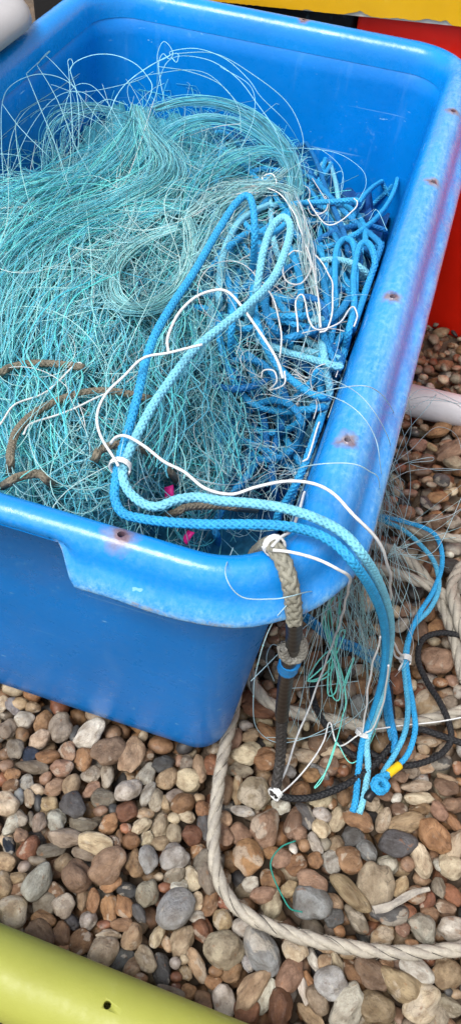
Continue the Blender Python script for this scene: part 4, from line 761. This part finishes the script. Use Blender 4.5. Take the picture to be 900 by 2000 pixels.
loops = [([(500, 372), (515, 355), (512, 345), (530, 340), (540, 360), (520, 366), (490, 362)], 'white twine bow at the top of the heap'),
         ([(440, 378), (490, 365), (540, 375), (570, 410), (590, 460), (610, 520), (622, 590), (626, 640)], 'long white twine running down the middle of the blue ropes'),
         ([(560, 500), (552, 520), (560, 550), (585, 555), (605, 530), (600, 500), (575, 490), (560, 500)], 'white twine ring among the blue ropes'),
         ([(600, 390), (640, 440), (690, 410), (697, 395), (690, 388)], 'white twine tied round the short rope end at the right wall'),
         ([(580, 650), (578, 590), (592, 575), (600, 620), (620, 645), (660, 630), (690, 600), (700, 640)], 'white twine knotted on the rope in the right heap'),
         ([(500, 560), (520, 565), (540, 600), (548, 650), (545, 700)], 'white twine zigzag left of the thick rope'),
         ([(510, 740), (515, 725), (535, 725), (540, 745), (525, 760), (555, 750), (556, 725)], 'white twine loop tied round the thick light blue rope'),
         ([(615, 500), (640, 530), (650, 580), (640, 640), (625, 650)], 'white twine arc beside the upright rope loops'),
         ([(0, 830), (30, 790), (90, 765), (150, 712), (165, 718)], 'white twine joined to the grey rope end at the left edge'),
         ([(45, 850), (60, 830), (110, 810), (170, 785), (205, 772)], 'white twine lying beside the arching grey rope'),
         ([(640, 830, .53), (620, 880, .53), (590, 900, .52)], 'white twine on the rope by the near right wall')]
for pts, lb in loops: twine(pts, .0012, lb, .042)
tie = Tubes()
for _ in range(24):
    x, y = rng.uniform(480, 690), rng.uniform(370, 780)
    if x > 770-.34*max(0, y-430)-40: continue
    th = rng.uniform(0, 6.28); L = rng.uniform(40, 150); k = rng.normal(0, .02); kk = rng.normal(0, .0002)
    pts = [(x+math.cos(th+k*L*t+kk*L*L*t*t)*L*t, y+math.sin(th+k*L*t+kk*L*L*t*t)*L*t) for t in np.linspace(-.5, .5, 7)]
    P = path(pts, rng.uniform(.005, .035), .004); tie.add(P, .0009, 4, np.array(WHITE)*rng.uniform(.75, 1), cap=False)
o = tie.build('twine_ends', TWINE); tag(o, 'many thin white twine ties scattered over the blue ropes', 'twine', kind='stuff')
# scraps of pink sheeting in the shaded corner
for (x, y, z, a, lb) in ((330, 962, .50, .5, 'small bright pink plastic scrap beside the pale blue rope'), (368, 1048, .45, -.3, 'pink plastic scrap just behind the front rim')):
    b = bmesh.new(); bmesh.ops.create_grid(b, x_segments=6, y_segments=6, size=.005)
    for v in b.verts: v.co.z += .004*math.sin(v.co.x*300+1)+.003*math.cos(v.co.y*260); v.co.y *= 1.5+.3*math.sin(v.co.x*200)
    bmesh.ops.solidify(b, geom=list(b.faces), thickness=.0008)
    me = bpy.data.meshes.new('scrap'); b.to_mesh(me); b.free(); o = link('plastic_scrap', me, mat_plastic('pink_plastic', (.62, .02, .22), .4, scuff=False))
    o.location = U(x, y, z); o.rotation_euler = (.7, .1, a); tag(o, lb, 'scrap')

# grey rope over the near corner, taped, running down to the shingle
corner = bpy.data.objects.new('taped_rope', None); COL.objects.link(corner); tag(corner, 'grey rope hooked over the near corner and bound with black tape', 'rope')
P = path([(498, 1085, .52), (512, 1072, .57), (526, 1064, .605), (540, 1076, .616), (554, 1100, .612), (565, 1135, .60), (572, 1175, .575), (574, 1214, .545)], inside=False)
braid('grey_rope', P, .0082, (.30, .29, .23), parent=corner)
P = path([(574, 1208, .548), (574, 1235, .50), (572, 1262, .455)], inside=False); sleeve(P, .0085, (.012, .011, .011), 'black_tape', corner)
P = path([(552, 1262, .46), (556, 1280, .435), (570, 1288, .425), (586, 1280, .43), (590, 1262, .455), (582, 1245, .48)], inside=False); braid('knot_loop', P, .0065, (.34, .33, .29), parent=corner)
P = path([(572, 1258, .455), (562, 1300, .37), (556, 1340, .29), (551, 1385, .21), (550, 1400, .18)], inside=False); sleeve(P, .0095, (.02, .014, .011), 'black_tape', corner)
P = path([(567, 1290, .385), (563, 1299, .368), (561, 1307, .355)], inside=False, step=.003); sleeve(P, .0125, (.01, .24, .62), 'blue_band', corner, .03)
P = path([(550, 1395, .185), (549, 1440, .12), (547, 1480, .075), (541, 1520, .05), (536, 1552, .035)], inside=False); braid('worn_core', P, .0078, (.045, .04, .037), parent=corner)
pm = U(537, 1549, .037); wrap(np.array([pm+(U(541, 1545, .037)-U(533, 1553, .037))*t for t in (-1, 0, 1)]), .0095, 3, .0016, WHITE, 'whipping', corner)

pm = U(535, 1066, .612); wrap(np.array([pm+(U(540, 1074, .614)-U(528, 1060, .606))*t for t in (-1, 0, 1)]), .0096, 3, .0015, WHITE, 'whipping', corner)
twine([(530, 1068, .624), (548, 1050, .62), (570, 1035, .61), (582, 1000, .6), (595, 962, .57)], .0016, 'white twine from the taped rope back into the dark corner', inside=False)
twine([(532, 1076, .626), (570, 1080, .626), (620, 1092, .622), (660, 1110, .618), (682, 1128, .59), (676, 1165, .48), (662, 1220, .34), (640, 1280, .2), (615, 1350, .1), (580, 1440, .05), (555, 1510, .04), (536, 1550, .045)], .0016, 'white twine from the taped rope over the rim down to the shingle', inside=False)
twine([(742, 1245, .38), (722, 1320, .26), (712, 1400, .13), (706, 1430, .085)], .0014, 'short white twine hanging along the doubled ropes', inside=False)
twine([(758, 1300, .3), (748, 1370, .18), (728, 1420, .1), (712, 1432, .085)], .0014, 'white twine hanging on the outer side of the doubled ropes', inside=False)
twine([(706, 1434, .08), (660, 1455, .04), (645, 1410, .05), (630, 1450, .04), (590, 1510, .035), (540, 1556, .045)], .0013, 'white twine from the rope whipping to the foot of the taped rope', inside=False)
twine([(714, 1428, .08), (770, 1418, .05), (840, 1412, .05), (905, 1400, .05)], .0012, 'white twine running right from the rope whipping', inside=False)
twine([(762, 1245, .24), (770, 1280, .12), (785, 1290, .06), (778, 1310, .04)], .0018, 'white twine end tied at the thin blue ropes', inside=False)

# ropes lying on the shingle
laid('rope', path([(462, 1340, .03), (456, 1395, .022), (441, 1450, .024), (428, 1520, .026), (419, 1600, .024), (417, 1660, .026), (428, 1718, .024), (458, 1768, .026), (510, 1802, .028), (575, 1826, .026), (645, 1843, .028), (720, 1856, .026), (800, 1861, .028), (905, 1852, .027), (1000, 1830, .02)], inside=False), .0096, OFFW, 'thick off-white laid rope curving from the tub corner across the shingle')
laid('rope', path([(478, 1270, .02), (488, 1318, .024), (508, 1357, .026), (548, 1384, .027), (620, 1400, .026), (700, 1416, .026), (780, 1415, .028), (860, 1400, .026), (905, 1387, .026), (980, 1360, .02)], inside=False), .0098, OFFW, 'off-white laid rope running right under the doubled blue ropes')
laid('rope', path([(640, 1000, .02), (720, 1018, .024), (780, 1026, .026), (840, 1044, .025), (905, 1054, .026), (980, 1060, .02)], inside=False), .0090, OFFW, 'off-white laid rope highest of those right of the tub')
laid('rope', path([(650, 1040, .02), (725, 1062, .025), (775, 1078, .028), (815, 1110, .03), (845, 1150, .026), (870, 1200, .026), (888, 1255, .024), (905, 1330, .024)], inside=False), .0100, OFFW, 'off-white laid rope bending downward right of the thin blue ropes')
laid('rope', path([(640, 1080, .02), (700, 1100, .024), (760, 1116, .026), (815, 1135, .034), (860, 1158, .036), (905, 1200, .03), (960, 1260, .02)], inside=False), .0100, OFFW, 'off-white laid rope crossing over another at the right edge')
laid('rope', path([(930, 1080, .03), (896, 1112, .036), (880, 1150, .045), (890, 1195, .05), (905, 1240, .04), (950, 1300, .02)], inside=False), .0100, OFFW, 'off-white laid rope doubling back at the right edge')

# thin doubled blue rope with the yellow tape
tb1 = [(700, 1000, .05), (735, 1006, .04), (790, 1019, .046), (838, 1036, .048), (858, 1062, .05), (862, 1105, .055), (845, 1155, .06), (818, 1198, .06), (800, 1240, .05), (793, 1290, .045), (798, 1335, .045), (806, 1380, .05), (810, 1425, .056), (797, 1470, .05), (775, 1497, .045), (752, 1520, .045)]
tb2 = [(700, 1008, .04), (735, 1013, .036), (785, 1034, .042), (822, 1066, .045), (848, 1100, .05), (856, 1148, .06), (838, 1190, .06), (805, 1226, .05), (789, 1288, .045), (792, 1340, .045), (796, 1385, .05), (790, 1430, .055), (772, 1470, .05), (750, 1505, .045), (742, 1522, .045)]
b1 = braid('rope', path(tb1, inside=False), .0043, SKY, 'thin blue rope right of the doubled ropes, ending in yellow tape')
b2 = braid('rope', path(tb2, inside=False), .0043, (.09, .45, .70), 'thin paler blue rope beside the yellow taped one')
pm = U(791, 1288, .046); wrap(np.array([pm+(U(792, 1280, .046)-U(790, 1296, .046))*t for t in (-1, 0, 1)]), .0088, 4, .0013, WHITE, 'whipping', b1)
P = path([(780, 1494, .047), (768, 1503, .047), (757, 1512, .046)], inside=False, step=.003); sleeve(P, .0066, (.75, .50, .01), 'yellow_tape', b1)
kn = [(757, 1512, .05), (735, 1520, .055), (728, 1535, .05), (742, 1548, .05), (756, 1535, .055), (742, 1520, .06), (732, 1532, .06), (746, 1545, .055), (752, 1528, .045), (730, 1545, .04)]
braid('knot', path(kn, inside=False), .0046, SKY, parent=b1)
P = path([(735, 1540, .04), (722, 1552, .04), (716, 1562, .036)], inside=False); sleeve(P, .0075, (.012, .012, .014), 'black_tape', b1)
braid('rope', path([(575, 1185, .05), (600, 1203, .05), (650, 1242, .045), (700, 1264, .04), (740, 1290, .045), (755, 1345, .04), (762, 1400, .05), (770, 1440, .05), (768, 1470, .04)], inside=False), .0048, MIDB, 'thin dark blue rope passing under the doubled ropes, upper of two', 'thin blue ropes below the corner')
braid('rope', path([(575, 1196, .04), (600, 1213, .04), (650, 1254, .035), (700, 1276, .035), (745, 1310, .035), (750, 1350, .035), (755, 1400, .045), (765, 1445, .045)], inside=False), .0048, (.03, .26, .50), 'thin dark blue rope passing under the doubled ropes, lower of two', 'thin blue ropes below the corner')

# black cord
braid('cord', path([(960, 1260, .03), (905, 1243, .035), (862, 1236, .036), (826, 1248, .036), (815, 1285, .036), (832, 1330, .036), (860, 1375, .045), (878, 1420, .045), (878, 1450, .036), (855, 1476, .034), (815, 1492, .034), (775, 1494, .034), (730, 1475, .032), (680, 1440, .03)], inside=False), .0050, BLACK, 'black cord looping at the right edge of the shingle', cat='cord')
braid('cord', path([(538, 1552, .034), (575, 1560, .034), (620, 1555, .034), (670, 1535, .034), (715, 1507, .034), (745, 1478, .036), (775, 1445, .04), (815, 1425, .042), (855, 1435, .042), (905, 1452, .034), (960, 1460, .03)], inside=False), .0052, BLACK, 'black cord from the foot of the taped rope to the right edge', cat='cord')
braid('cord', path([(700, 1272, .03), (660, 1280, .032), (625, 1300, .03), (610, 1340, .03), (618, 1385, .04), (645, 1430, .034), (680, 1470, .03), (740, 1495, .03)], inside=False), .0050, BLACK, 'black cord curving under the teal twine hank', cat='cord')
braid('cord', path([(745, 1290, .03), (758, 1330, .03), (764, 1380, .03), (768, 1420, .03)], inside=False), .0045, (.02, .02, .03), 'short black cord just right of the doubled ropes', cat='cord')

# hank of teal twine, and stray ends on the stones
hank = bpy.data.objects.new('twine_hank', None); COL.objects.link(hank); tag(hank, 'hank of mint green twine dangling below the near corner', 'twine')
MINT = np.array([.20, .78, .66])
for q in [[(640, 1160, .35), (648, 1220, .2), (655, 1280, .12), (640, 1320, .07), (602, 1330, .06), (615, 1300, .07), (640, 1272, .1), (652, 1275, .12)],
          [(655, 1155, .36), (640, 1200, .25), (648, 1260, .14), (660, 1300, .1), (655, 1350, .06), (640, 1355, .06), (642, 1300, .09), (650, 1270, .12)],
          [(630, 1190, .3), (640, 1240, .16), (652, 1280, .12), (670, 1245, .14), (672, 1230, .14), (660, 1240, .14), (652, 1280, .12), (665, 1340, .07), (680, 1310, .07), (690, 1285, .07), (686, 1300, .06), (668, 1355, .05)],
          [(668, 1150, .38), (658, 1220, .2), (652, 1275, .12), (622, 1310, .08), (600, 1330, .06), (630, 1320, .06), (655, 1290, .1)],
          [(645, 1165, .34), (630, 1215, .2), (648, 1275, .12), (645, 1330, .07), (650, 1362, .05), (662, 1365, .05), (664, 1320, .07), (655, 1280, .11)],
          [(660, 1160, .36), (665, 1220, .2), (655, 1270, .12), (668, 1320, .07), (675, 1370, .05), (668, 1400, .04)]]:
    tb = Tubes(); tb.add(path(q, inside=False, step=.003), .0013, 5, MINT*rng.uniform(.85, 1.15)); tb.build('strand', TWINE, hank)
twine([(576, 1643, .03), (548, 1655, .026), (530, 1682, .024), (535, 1712, .024), (548, 1745, .026), (565, 1775, .028), (590, 1783, .04)], .0011, 'dark green twine end lying on the stones in the foreground', inside=False, c=(.01, .22, .17))
twine([(668, 1400, .04), (655, 1450, .04), (630, 1520, .035), (612, 1540, .03), (640, 1500, .035), (656, 1450, .04)], .0009, 'fine mint twine stretched over stones right of the taped rope', inside=False, c=tuple(MINT))
twine([(656, 1450, .045), (690, 1490, .04), (735, 1420, .05), (740, 1330, .2)], .0008, 'fine mint twine caught behind the doubled ropes', inside=False, c=tuple(MINT*.9))

# driftwood splinter
b = bmesh.new(); bmesh.ops.create_cone(b, cap_ends=True, segments=9, radius1=.0062, radius2=.0030, depth=.085)
bmesh.ops.subdivide_edges(b, edges=[e for e in b.edges if abs(e.verts[0].co.z-e.verts[1].co.z) > .05], cuts=14)
for v in b.verts: v.co.x *= 1+.25*math.sin(v.co.z*90+v.co.y*900); v.co.y *= .6+.3*math.sin(v.co.x*1500); v.co.x += .0025*math.sin(v.co.z*70)
me = bpy.data.meshes.new('driftwood'); b.to_mesh(me); b.free(); o = link('driftwood', me, mat_fibre('bleached_wood', False, (.40, .36, .30), .8, .8, 300, .4), smooth=False)
A, Bp = U(752, 1768, .026), U(815, 1745, .03); o.location = (A+Bp)/2; o.rotation_euler = Vector(Bp-A).to_track_quat('Z', 'Y').to_euler(); tag(o, 'bleached splinter of driftwood lying on a dark grey stone', 'driftwood')

# knots of the net
kb_ = bmesh.new(); bmesh.ops.create_icosphere(kb_, subdivisions=1, radius=1); kv = np.array([v.co[:] for v in kb_.verts]); kt = np.array([[v.index for v in f.verts] for f in kb_.faces]); kb_.free()
KP = np.array(knots); nk = len(KP); sz = rng.uniform(.0007, .0013, (nk, 1, 1))*np.array([1, 1.3, 1])
V = (kv[None]*sz+KP[:, None]).reshape(-1, 3); T = (kt[None]+(np.arange(nk)*len(kv))[:, None, None]).reshape(-1, 3)
ko = link('net_knots', mesh_np('knots', V, T, np.tile((.42, .74, .76), (len(V), 1))), FIL, net); ko['kind'] = 'stuff'
